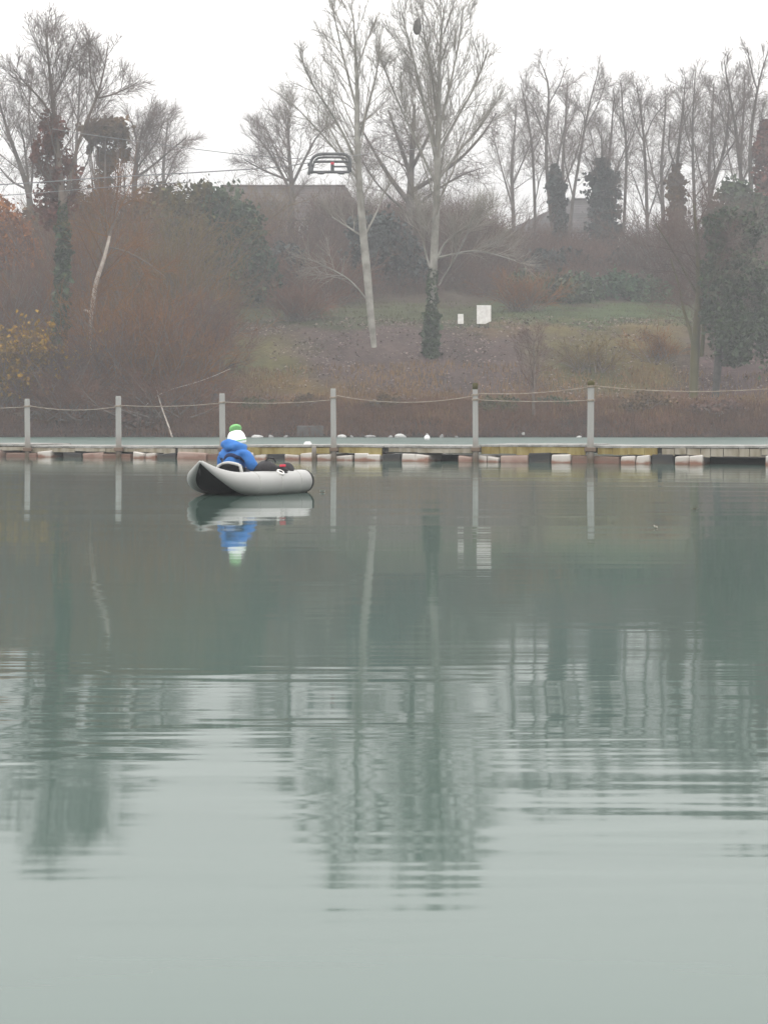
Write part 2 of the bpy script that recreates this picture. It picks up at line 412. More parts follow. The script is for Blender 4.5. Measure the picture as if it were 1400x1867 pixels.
# ------------------------------------------------------------------ water
def build_water():
    a = Acc(); a.add([(-320, -130, 0), (320, -130, 0), (320, 110, 0), (-320, 110, 0)], [(0, 1, 2, 3)])
    m = bpy.data.materials.new('lake_water'); m.use_nodes = True; nt = m.node_tree; b = nt.nodes['Principled BSDF']
    b.inputs['Base Color'].default_value = (0.043, 0.072, 0.061, 1)
    b.inputs['Roughness'].default_value = 0.02; b.inputs['IOR'].default_value = 1.333
    g = nt.nodes.new('ShaderNodeNewGeometry')
    def noise(scale, detail, rough=0.5, rot=0.0):
        mp = nt.nodes.new('ShaderNodeMapping'); mp.inputs['Scale'].default_value = scale; mp.inputs['Rotation'].default_value = (0, 0, rot)
        nt.links.new(g.outputs['Position'], mp.inputs['Vector'])
        n = nt.nodes.new('ShaderNodeTexNoise'); n.inputs['Scale'].default_value = 1; n.inputs['Detail'].default_value = detail; n.inputs['Roughness'].default_value = rough
        nt.links.new(mp.outputs[0], n.inputs['Vector']); return n.outputs['Fac']
    def math_(op, a_, b_):
        n = nt.nodes.new('ShaderNodeMath'); n.operation = op
        for i, v in enumerate((a_, b_)):
            if isinstance(v, (int, float)): n.inputs[i].default_value = v
            else: nt.links.new(v, n.inputs[i])
        return n.outputs[0]
    def rng_(v, f0, f1, t0, t1):
        n = nt.nodes.new('ShaderNodeMapRange'); n.interpolation_type = 'SMOOTHSTEP'
        for k, x in zip(('From Min', 'From Max', 'To Min', 'To Max'), (f0, f1, t0, t1)): n.inputs[k].default_value = x
        nt.links.new(v, n.inputs['Value']); return n.outputs[0]
    sp = nt.nodes.new('ShaderNodeSeparateXYZ'); nt.links.new(g.outputs['Position'], sp.inputs[0])
    # ripples roll out from the photographer and die away over calm water
    near = math_('MULTIPLY', rng_(sp.outputs['Y'], 4.6, 8.4, 1.3, 0.22), rng_(sp.outputs['Y'], 3.4, 5.0, 0.6, 1.0))
    patch = rng_(noise((0.35, 0.8, 1), 1.0), 0.35, 0.62, 0.2, 1.1)
    r1 = noise((0.55, 4.6, 1), 2.0, rot=0.03)
    r2 = noise((1.6, 11.0, 1), 1.0, rot=-0.06)
    h = math_('ADD', r1, math_('MULTIPLY', r2, 0.22))
    h = math_('MULTIPLY', h, math_('MULTIPLY', near, patch))
    fine = math_('MULTIPLY', noise((1.2, 5.0, 1), 2.0), 0.05)
    swell = math_('MULTIPLY', noise((0.16, 1.1, 1), 1.0, rot=0.02), rng_(sp.outputs['Y'], 9.0, 16.0, 0.0, 1.7))
    h = math_('ADD', math_('ADD', h, fine), swell)
    # finer wind ruffle out on the open lake than in the lee near the photographer
    rf = math_('MULTIPLY', rng_(sp.outputs['Y'], 12.0, 34.0, 0.05, 0.085), rng_(noise((0.05, 0.22, 1), 2.0), 0.3, 0.7, 0.7, 1.2))
    rf = math_('ADD', rf, rng_(sp.outputs['Y'], 40.0, 62.0, 0.0, 0.42))
    nt.links.new(rf, b.inputs['Roughness'])
    bp = nt.nodes.new('ShaderNodeBump'); bp.inputs['Strength'].default_value = 1.0; bp.inputs['Distance'].default_value = 0.0042
    nt.links.new(h, bp.inputs['Height']); nt.links.new(bp.outputs[0], b.inputs['Normal'])
    o = a.build('lake_water', m); tag(o, 'calm grey green lake water with soft ripples', None, None, 'structure')
build_water()

# ------------------------------------------------------------------ haze
def build_haze():
    a = Acc(); a.box((-330, -140, -4.1), (330, 440, 40))
    m = bpy.data.materials.new('haze'); m.use_nodes = True; nt = m.node_tree; nt.nodes.clear()
    out = nt.nodes.new('ShaderNodeOutputMaterial'); v = nt.nodes.new('ShaderNodeVolumePrincipled')
    v.inputs['Color'].default_value = (0.96, 0.97, 1.0, 1); v.inputs['Density'].default_value = HAZE_DENSITY; v.inputs['Anisotropy'].default_value = 0.0
    nt.links.new(v.outputs[0], out.inputs['Volume'])
    tag(a.build('haze', m, smooth=False), 'thin pale winter mist over lake and shore', None, None, 'stuff')
build_haze()

# ------------------------------------------------------------------ plants
def unit(v): return v / (np.linalg.norm(v, axis=-1, keepdims=True) + 1e-9)

def grow(rng, S0, D0, L, r0, r1, K, wig, up=0.0):
    n = len(L); P = np.zeros((n, K, 3)); P[:, 0] = S0; d = unit(np.array(D0, float)); step = (np.asarray(L) / (K - 1))[:, None]
    for k in range(1, K):
        d = d + wig * rng.normal(size=(n, 3)); d[:, 2] += up; d = unit(d)
        P[:, k] = P[:, k - 1] + d * step
    t = np.linspace(0, 1, K)[None]
    Rr = np.asarray(r0).reshape(-1, 1) * (1 - t) + np.asarray(r1).reshape(-1, 1) * t
    return P, np.broadcast_to(Rr, (n, K)).copy()

def sprout(rng, P, Rr, each, t0, t1, ang, aj=0.25):
    n, K, _ = P.shape
    u = (np.arange(each)[None] + rng.uniform(0, 1, (n, each))) / each
    t = (t0 + (t1 - t0) * u).ravel(); pi = np.repeat(np.arange(n), each)
    f = t * (K - 1); k = np.minimum(f.astype(int), K - 2); w = (f - k)[:, None]
    S0 = P[pi, k] * (1 - w) + P[pi, k + 1] * w
    T = unit(P[pi, k + 1] - P[pi, k])
    rr = Rr[pi, k] * (1 - w[:, 0]) + Rr[pi, k + 1] * w[:, 0]
    p = rng.normal(size=(len(t), 3)); p = unit(p - T * (p * T).sum(1, keepdims=True))
    a = (ang + aj * rng.normal(size=len(t)))[:, None]
    return S0, np.cos(a) * T + np.sin(a) * p, t, pi, rr

def smooth_line(pts, n):
    pts = np.asarray(pts, float); k = len(pts)
    seg = np.concatenate([[0], np.cumsum(np.linalg.norm(np.diff(pts[:, :3], axis=0), axis=1))]); seg /= seg[-1]
    t = np.linspace(0, 1, n)
    o = np.stack([np.interp(t, seg, pts[:, i]) for i in range(pts.shape[1])], 1)
    for _ in range(2):
        o[1:-1] = 0.25 * o[:-2] + 0.5 * o[1:-1] + 0.25 * o[2:]
    return o

def limb(pts, D, n=14, dd=0.0):
    """polyline of (px, py, width px) at distance D, swinging dd metres in depth towards its end"""
    out = []
    for i, (px, py, w) in enumerate(pts):
        d = D + dd * i / max(1, len(pts) - 1)
        p = W(px, py, d); out.append((*p, w * 0.5 * d / F))
    return smooth_line(out, n)

def clumps(rng, ells, n, spread=0.22, m=None):
    """leaf positions gathered in clumps through ellipsoids (centre, radii)"""
    vol = np.array([e[1][0] * e[1][1] * e[1][2] for e in ells]) ** 0.75; cnt = np.maximum(1, (n * vol / vol.sum()).astype(int))
    out = []
    for (c, r), k in zip(ells, cnt):
        mm = m or max(10, k // 60)
        d = unit(rng.normal(size=(mm, 3))) * (rng.uniform(0, 1, (mm, 1)) ** 0.38)
        cc = d[rng.randint(0, mm, k)] + rng.normal(size=(k, 3)) * spread
        out.append(np.asarray(c) + cc * np.asarray(r))
    return np.concatenate(out)

def bare_tree(name, label, D, trunk, seed, t0=0.35, nb=30, blen=5.0, ang=0.6, up=0.10, n2=8, n3=8, bark='bark_dark', twig='twig_dark', limbs=(), group=None, cat='tree',
              tw=1.0, ivy=None, foliage=None, l2=0.42, l3=(0.5, 1.3), shape=0.7, ivymat='ivy', wig=0.06, base=None, lw=0.78):
    rng = np.random.RandomState(seed)
    ang *= rng.uniform(0.9, 1.2); up *= rng.uniform(0.6, 1.1); n3 += 2
    T = limb(trunk, D, 18)
    gz = float(terr(T[0, 0], T[0, 1]))
    if base is None:
        # carry the foot of the trunk down into the ground
        T = np.concatenate([[[T[0, 0], T[0, 1], min(gz - 0.3, T[0, 2] - 0.3), T[0, 3] * 1.25]], T])
    org = np.array((T[0, 0], T[0, 1], gz))
    root = empty(name, org, label, cat, group)
    tr = Acc(); tr.tubes(T[:, :3], T[:, 3], 8, cap=True)
    LP = []
    for pts, dd in limbs:
        l = limb([(x, y, w * lw) for x, y, w in pts], D, 12, dd); tr.tubes(l[:, :3], l[:, 3], 6); LP.append(l)
    tr.build('trunk', M[bark], root, origin=org)
    P0 = T[None, :, :3]; R0 = T[None, :, 3]
    S0, d, t, pi, rr = sprout(rng, P0, R0, nb, t0, 0.985, ang)
    L = blen * (0.16 + 0.84 * (1 - (t - t0) / (1 - t0)) ** shape) * rng.uniform(0.65, 1.2, len(t))
    low = np.clip((t - t0) / 0.12, 0.35, 1); L *= low
    B, BR = grow(rng, S0, d, L, np.minimum(rr * 0.55, 0.010 + L * 0.0068) * tw, np.full(len(L), 0.008), 8, wig, up)
    cr = Acc(); cr.tubes(B, BR, 4)
    sets = [(B, BR, L, n2)]
    for l in LP:
        LL = np.linalg.norm(np.diff(l[:, :3], axis=0), axis=1).sum()
        k = max(5, int(LL * 1.6))
        S, d, t, pi, rr = sprout(rng, l[None, :, :3], l[None, :, 3], k, 0.2, 0.94, ang)
        L1 = LL * 0.4 * (1.1 - t) * rng.uniform(0.6, 1.2, k) + 0.8
        b, br = grow(rng, S, d, L1, np.minimum(rr * 0.6, 0.03), np.full(k, 0.010), 6, wig, up); cr.tubes(b, br, 3); sets.append((b, br, L1, max(4, n2 - 3)))
    for (b, br, L1, k2) in sets:
        S, d, t, pi, rr = sprout(rng, b, br, k2, 0.15, 1.0, ang * 0.9)
        L2 = L1[pi] * l2 * (1.15 - t * 0.75) * rng.uniform(0.6, 1.2, len(t)) + 0.3
        c, crr = grow(rng, S, d, L2, np.minimum(rr * 0.7, 0.0135) * tw, np.full(len(L2), 0.006 * tw), 5, wig * 1.4, up * 1.1)
        cr.tubes(c, crr, 3)
        S, d, t, pi, rr = sprout(rng, c, crr, n3, 0.1, 1.0, ang * 0.95)
        L3 = rng.uniform(l3[0], l3[1], len(t))
        e, er = grow(rng, S, d, L3, np.full(len(t), 0.0072 * tw), np.full(len(t), 0.0042 * tw), 3, wig * 2, up)
        cr.tubes(e, er, 3)
    cr.build('crown', M[twig], root, origin=org)
    if ivy:
        iv = Acc()
        for (x, y0, y1, w, k) in ivy:      # column of ivy: x, top row, bottom row, width px, leaves
            yy = rng.uniform(0, 1, k); ww = w * D / F * 0.5 * (0.75 + 0.35 * np.sin(yy * 19 + x) ** 2) * np.clip(yy * 6, 0.4, 1)
            th = rng.uniform(0, 6.283, k); rad = ww * (rng.uniform(0.3, 1.0, k) + (rng.uniform(0, 1, k) < .12) * rng.uniform(0, .55, k))
            py = y0 + (y1 - y0) * yy
            cx = np.interp(py, *map(np.array, zip(*sorted([(p[1], p[0]) for p in trunk])))) + (x - np.interp((y0 + y1) / 2, *map(np.array, zip(*sorted([(p[1], p[0]) for p in trunk])))))
            c = np.stack([(cx - 700) * D / F + rad * np.cos(th), D + rad * np.sin(th), CZ + (HY - py) * D / F], 1)
            iv.leaves(c, 0.17, rng, 0.8)
        iv.build('ivy', M[ivymat], root, smooth=False, origin=org)
    if foliage:
        fo = Acc()
        ells = [(W(x, y, D + dz), (rx * D / F, rx * D / F * 0.8, ry * D / F)) for (x, y, rx, ry, dz) in foliage[0]]
        fo.leaves(clumps(rng, ells, foliage[1]), foliage[2], rng, 0.7)
        fo.build(foliage[4] if len(foliage) > 4 else 'foliage', M[foliage[3]], root, smooth=False, origin=org)
    return root

def leafy(name, label, D, blobs, n, size, mat, seed, stem_px=None, stemmat='bark_brown', cat='bush', group=None, spread=0.22):
    """bush or tree in leaf; blobs of (px, py, rx, ry, depth offset)"""
    rng = np.random.RandomState(seed)
    px = stem_px if stem_px is not None else float(np.mean([b[0] for b in blobs]))
    org = ground_pt(px, D)
    root = empty(name, org, label, cat, group)
    ells = [(W(x, y, D + dz), (rx * D / F, rx * D / F * 0.8, ry * D / F)) for (x, y, rx, ry, dz) in blobs]
    st = Acc()
    for c, r in ells:
        for k in range(4):
            e = np.asarray(c) + rng.normal(size=3) * np.asarray(r) * 0.4
            mid = (org + e) / 2 + rng.normal(size=3) * 0.3
            l = smooth_line([(*(org - (0, 0, 0.3)), 0.09), (*mid, 0.06), (*e, 0.02)], 8); st.tubes(l[:, :3], l[:, 3], 5)
    st.build('stem', M[stemmat], root, origin=org)
    fo = Acc(); fo.leaves(clumps(rng, ells, n, spread), size, rng, 0.7)
    fo.build('foliage', M[mat], root, smooth=False, origin=org)
    return root

def twiggy(name, label, px, D, h, w, n, mat, seed, lean=0.0, cat='shrub', bark='bark_brown', group=None, n2=7, n3=4, leaf=None, drop=0.0):
    """shrub of many thin stems fanning from the ground; h and w in metres"""
    rng = np.random.RandomState(seed)
    org = ground_pt(px, D)
    root = empty(name, org, label, cat, group)
    S = org + np.stack([rng.normal(size=n) * w * 0.16, rng.normal(size=n) * w * 0.13, np.full(n, -0.15)], 1)
    d = np.stack([rng.normal(size=n) * w / h * 0.55 + lean, rng.normal(size=n) * w / h * 0.4, np.ones(n)], 1)
    L = h * rng.uniform(0.6, 1.08, n) / np.maximum(0.6, unit(d)[:, 2]) * 0.9
    B, BR = grow(rng, S, d, L, rng.uniform(0.025, 0.05, n), np.full(n, 0.01), 8, 0.07, 0.02 - drop)
    st = Acc(); st.tubes(B, BR, 4); st.build('stem', M[bark], root, origin=org)
    cr = Acc()
    S, d, t, pi, rr = sprout(rng, B, BR, n2, 0.15, 1.0, 0.6)
    L2 = L[pi] * 0.33 * (1.15 - 0.7 * t) * rng.uniform(0.6, 1.2, len(t)) + 0.2
    c, crr = grow(rng, S, d, L2, np.full(len(t), 0.016), np.full(len(t), 0.009), 5, 0.11, 0.04 - drop); cr.tubes(c, crr, 3)
    S, d, t, pi, rr = sprout(rng, c, crr, n3, 0.1, 1.0, 0.6)
    e, er = grow(rng, S, d, rng.uniform(0.3, 0.9, len(t)), np.full(len(t), 0.011), np.full(len(t), 0.007), 3, 0.14, 0.03 - drop); cr.tubes(e, er, 3)
    cr.build('twigs', M[mat], root, origin=org)
    if leaf:
        fo = Acc(); k = leaf[0]; i = rng.randint(0, len(e), k)
        fo.leaves(e[i, 2] + rng.normal(size=(k, 3)) * 0.08, leaf[1], rng, 0.7); fo.build('foliage', M[leaf[2]], root, smooth=False, origin=org)
    return root


# ------------------------------------------------------------------ houses on the hill
def house(name, label, D, x0, x1, yr, ye, yb, rx0, rx1, depth, roofm, wallm, windows, seed):
    """hip roofed house: eaves x0..x1 (px), ridge row yr from rx0 to rx1, eave row ye, wall foot row yb"""
    rng = np.random.RandomState(seed)
    pw = lambda px: (px - 700) * D / F
    pz = lambda py: CZ + (HY - py) * D / F
    xa, xb, za, zr = pw(x0), pw(x1), pz(ye), pz(yr)
    xm = (xa + xb) / 2; zf = pz(yb) - 3.0
    root = empty(name, (xm, D, zf), label, 'house')
    org = np.array((xm, D, zf))
    o = 0.5
    w = Acc(); w.box((xa + o, D, zf), (xb - o, D + depth, za + 0.02)); w.build('wall', M[wallm], root, smooth=False, origin=org)
    # roof : four slopes laid with courses of tiles
    E = [np.array(p) for p in ((xa, D - o, za), (xb, D - o, za), (xb, D + depth + o, za), (xa, D + depth + o, za))]
    r0 = np.array((pw(rx0), D + depth * 0.5, zr)); r1 = np.array((pw(rx1), D + depth * 0.5, zr))
    rf = Acc()
    def slope(a, b, c, d_):
        nrm = unit(np.cross(b - a, d_ - a)); N = 14
        for k in range(N):
            t0, t1 = k / N, (k + 1.12) / N
            p0 = a + (d_ - a) * t0; p1 = b + (c - b) * t0; q0 = a + (d_ - a) * min(t1, 1); q1 = b + (c - b) * min(t1, 1)
            up = nrm * (0.03 + 0.008 * rng.rand())
            rf.add([p0 + up, p1 + up, q1 + nrm * 0.012, q0 + nrm * 0.012, p0, p1], [(0, 1, 2, 3), (4, 5, 1, 0)])
    slope(E[0], E[1], r1, r0); slope(E[2], E[3], r0, r1); slope(E[1], E[2], r1 + (0, .01, 0), r1); slope(E[3], E[0], r0, r0 + (0, .01, 0))
    rf.add(E, [(0, 3, 2, 1)])
    roof = rf.build('roof', M[roofm], root, smooth=False, origin=org)
    rd = Acc(); rd.tubes(np.stack([r0 + (0, 0, .05), r1 + (0, 0, .05)]), np.array([.14, .14]), 6, cap=True)
    rd.build('ridge_cap', M[roofm], roof, origin=org).matrix_parent_inverse = Matrix.Identity(4)
    for (a, b, t, bt, yo) in windows:
        wx0, wx1, wz0, wz1 = pw(a), pw(b), pz(bt), pz(t)
        f = Acc(); th = 0.09; y = D + yo - 0.06
        f.box((wx0, y, wz0), (wx0 + th, y + 0.12, wz1)); f.box((wx1 - th, y, wz0), (wx1, y + 0.12, wz1))
        f.box((wx0 + th, y + .003, wz1 - th), (wx1 - th, y + 0.12, wz1)); f.box((wx0 + th, y + .003, wz0), (wx1 - th, y + 0.12, wz0 + th))
        f.box(((wx0 + wx1) / 2 - .03, y + .01, wz0 + th), ((wx0 + wx1) / 2 + .03, y + 0.11, wz1 - th))
        fo = f.build('window', M['frame_white'], root, smooth=False, origin=org)
        g = Acc(); g.box((wx0 + th, y + 0.05, wz0 + th), (wx1 - th, y + 0.09, wz1 - th)); g.build('pane', M['glass_dark'], fo, smooth=False, origin=org)
        s = Acc(); s.box((wx0 - .08, y - .06, wz0 - .09), (wx1 + .08, y + .1, wz0 - .004)); s.build('sill', M['frame_white'], fo, smooth=False, origin=org)
    return root
house('house', 'wide house with long brown tiled roof behind the trees, pale walls', 150, 330, 668, 327, 402, 455, 395, 628, 9, 'roof_brown', 'wall_beige',
      [(478, 500, 407, 430, 0), (545, 562, 409, 432, 0), (572, 590, 409, 432, 0)], 1)
house('house', 'grey house with steep hipped roof behind two ivy columns', 152, 915, 1135, 352, 425, 460, 1052, 1080, 9, 'roof_grey', 'wall_grey',
      [(952, 968, 428, 440, 0), (974, 992, 426, 440, 0), (1006, 1026, 428, 444, 0)], 2)

# ------------------------------------------------------------------ trees
DA = ground_hit(682, 632)
bare_tree('poplar_tree', 'tall slim bare tree with pale leaning trunk, between the roof and the ivied tall tree', DA,
          [(682, 632, 11), (675, 570, 14), (669, 490, 16), (661, 420, 15), (656, 350, 13), (650, 250, 11), (652, 160, 8), (648, 90, 5), (644, 25, 2)], 11,
          t0=0.42, nb=26, blen=7.5, ang=0.52, up=0.075, n2=8, n3=7, bark='bark_pale', twig='twig_pale', shape=0.75, l2=0.40,
          limbs=[([(664, 430, 6), (672, 415, 5), (690, 380, 4), (700, 345, 3)], 1.0), ([(660, 430, 5), (632, 412, 4), (605, 395, 2.5)], 0.6), ([(668, 545, 4), (640, 510, 3.5), (600, 488, 3), (560, 470, 2)], -1.2),
                 ([(652, 300, 8), (625, 240, 6), (595, 190, 5), (565, 150, 4), (545, 90, 2)], -1.5), ([(652, 260, 8), (672, 190, 6), (688, 130, 4), (695, 60, 2)], 1.5), ([(651, 200, 7), (632, 130, 5), (616, 60, 4), (604, 0, 2)], 1.0),
                 ([(655, 330, 6), (610, 270, 5), (560, 215, 3.5), (520, 175, 2)], 2.0)])
DB = ground_hit(787, 650)
bare_tree('plane_tree', 'tallest bare tree, broad upswept crown and thick dark ivy round its trunk foot', DB,
          [(787, 648, 15), (787, 580, 14), (789, 500, 15), (793, 430, 14), (797, 340, 13), (798, 260, 11), (801, 180, 8), (800, 100, 5), (810, 10, 2)], 12,
          t0=0.34, nb=38, blen=8.0, ang=0.52, up=0.08, n2=9, n3=7, bark='bark_pale', twig='twig_pale', shape=0.6, l2=0.40,
          limbs=[([(793, 480, 6), (810, 440, 5), (850, 412, 4.5), (905, 385, 3)], -1.2), ([(795, 470, 6), (820, 465, 5), (860, 455, 4), (900, 462, 3), (940, 475, 2)], -0.6), ([(800, 520, 4), (830, 470, 4), (850, 430, 4), (866, 385, 2.5)], -2),
                 ([(788, 500, 6), (775, 460, 5), (766, 410, 4), (758, 370, 3)], 1.0),
                 ([(797, 300, 9), (775, 200, 7), (758, 120, 5), (738, 50, 3), (728, 0, 1.5)], -1.5), ([(798, 280, 8), (835, 210, 6), (865, 160, 5), (890, 90, 3)], 1.2), ([(799, 240, 8), (822, 150, 6), (838, 70, 3), (844, 10, 1.5)], -1),
                 ([(798, 210, 7), (784, 120, 5), (772, 60, 3), (768, 10, 1.5)], 1.5), ([(797, 330, 7), (840, 270, 5), (880, 225, 4), (905, 185, 2.5)], -2), ([(797, 340, 7), (750, 240, 5), (715, 160, 4), (690, 100, 2)], 1.6)],
          ivy=[(788, 485, 555, 15, 500), (786, 556, 655, 27, 2400)])
# nest
np_, ndd = W(761, 47, DB - 0.8), DB - 0.8
bm = bmesh.new(); bmesh.ops.create_icosphere(bm, subdivisions=3, radius=1)
for v in bm.verts:
    z = v.co.z; k = (1 - 0.35 * max(0, z)) * (1 + 0.08 * math.sin(9 * v.co.x + 5 * z))
    v.co = Vector((v.co.x * 0.26 * k + 0.05 * z, v.co.y * 0.25 * k, z * 0.53))
me = bpy.data.meshes.new('nest'); bm.to_mesh(me); bm.free(); me.materials.append(M['nest'])
for p in me.polygons: p.use_smooth = True
o = bpy.data.objects.new('nest', me); o.location = np_; COL.objects.link(o); tag(o, 'dark drop shaped nest hanging high in the tallest bare tree', 'nest')

bare_tree('oak_tree', 'broad dark many branched tree behind the two tall pale trees', 126,
          [(746, 520, 20), (746, 420, 16), (748, 350, 14), (750, 300, 11), (752, 250, 8), (756, 190, 4)], 13,
          t0=0.45, nb=20, blen=7.0, ang=0.85, up=0.035, n2=9, n3=8, shape=0.4, tw=1.25, wig=0.10,
          limbs=[([(747, 370, 14), (715, 330, 11), (690, 290, 8), (665, 245, 5), (648, 215, 3)], 1), ([(747, 350, 12), (790, 325, 9), (840, 290, 7), (885, 240, 5), (905, 205, 3)], -1), ([(748, 320, 12), (725, 250, 8), (708, 200, 4)], 2),
                 ([(749, 310, 10), (780, 250, 7), (800, 200, 4)], -1.5), ([(747, 390, 7), (710, 360, 5), (675, 320, 4), (655, 280, 2)], -2), ([(747, 385, 7), (790, 350, 6), (835, 320, 4), (880, 305, 2)], 2)])
bare_tree('round_crowned_tree', 'bushy bare tree in front of the long brown roof, left of the steel frame', 141,
          [(531, 450, 15), (531, 390, 13), (532, 340, 10), (528, 290, 7), (524, 220, 3)], 14, t0=0.35, nb=24, blen=6.0, ang=0.62, up=0.05, n2=9, n3=8, shape=0.35, tw=1.35,
          limbs=[([(531, 350, 8), (505, 300, 6), (480, 260, 4), (455, 235, 2)], 1), ([(531, 340, 8), (555, 290, 6), (575, 250, 4), (600, 225, 2)], -1), ([(531, 330, 6), (480, 310, 4), (445, 290, 2.5)], -1.5)])
DE = ground_hit(100, 738)
bare_tree('ash_tree', 'tall bare tree on the left shore, twin leaders and an ivy clad trunk', DE,
          [(98, 735, 22), (106, 640, 19), (113, 540, 17), (117, 450, 15), (114, 360, 13), (107, 290, 10), (98, 200, 8), (92, 150, 6), (84, 60, 3)], 15,
          t0=0.55, nb=30, blen=5.5, ang=0.55, up=0.07, n2=9, n3=9, bark='bark_brown', twig='twig_dark', shape=0.55,
          limbs=[([(114, 380, 10), (132, 310, 9), (143, 250, 8), (162, 210, 7), (179, 178, 6), (190, 130, 4), (198, 75, 2)], 0.8), ([(179, 178, 5), (205, 172, 4), (232, 160, 3), (250, 150, 2)], 0.5), ([(179, 178, 4), (165, 140, 3), (162, 90, 2)], -0.8),
                 ([(98, 215, 6), (75, 180, 5), (45, 150, 4), (25, 125, 2)], -1), ([(96, 180, 5), (118, 140, 4), (135, 80, 2)], 1)],
          ivy=[(114, 370, 620, 26, 2600), (102, 600, 745, 24, 1100)],
          foliage=([(102, 250, 26, 40, 0), (82, 310, 22, 50, 0.4), (118, 320, 24, 50, 0.3), (95, 370, 34, 34, 0.5), (70, 270, 14, 24, -.4)], 3200, 0.13, 'leaf_red', 'climber'))
bare_tree('leaning_tree', 'dark bare tree at the left edge with leaning forked stems', 118,
          [(57, 400, 13), (54, 355, 11), (40, 310, 9), (25, 270, 7), (10, 225, 5), (-6, 170, 3)], 16, t0=0.3, nb=20, blen=4.5, ang=0.7, up=0.06, n2=9, n3=8, tw=1.15, shape=0.4,
          limbs=[([(54, 350, 8), (48, 300, 6), (44, 255, 5), (34, 225, 3)], -1), ([(50, 345, 6), (20, 330, 4), (-5, 300, 3)], 1), ([(55, 360, 7), (62, 290, 5), (50, 200, 4), (62, 120, 2)], 1.2)])
bare_tree('spreading_tree', 'low spreading bare tree right of the mop shaped dark crown', 122,
          [(243, 440, 13), (244, 370, 11), (246, 320, 10), (250, 280, 7), (262, 220, 3)], 17, t0=0.3, nb=22, blen=5.2, ang=0.65, up=0.05, n2=9, n3=8, tw=1.2, shape=0.4,
          limbs=[([(246, 325, 7), (280, 300, 5), (315, 270, 4), (340, 250, 2)], -1), ([(246, 320, 7), (250, 260, 5), (240, 220, 3)], 1), ([(246, 310, 5), (285, 260, 4), (300, 215, 2)], 0.5)])
leafy('evergreen_tree', 'rounded dark brownish crown like a mop, standing on the left skyline', 118,
      [(195, 235, 38, 19, 0), (170, 245, 18, 14, 0), (222, 248, 17, 16, 0.3), (228, 280, 10, 12, 0), (164, 268, 8, 12, .3)], 2600, 0.17, 'ivy_brown', 21, stem_px=197, stemmat='bark_brown', cat='tree')
leafy('ivied_stump', 'tall stump thick with brown creeper below the mop shaped dark crown', 119.5, [(195, 300, 19, 45, 0), (190, 350, 26, 30, 0)], 1800, 0.17, 'ivy_brown', 22, stem_px=195, cat='tree')
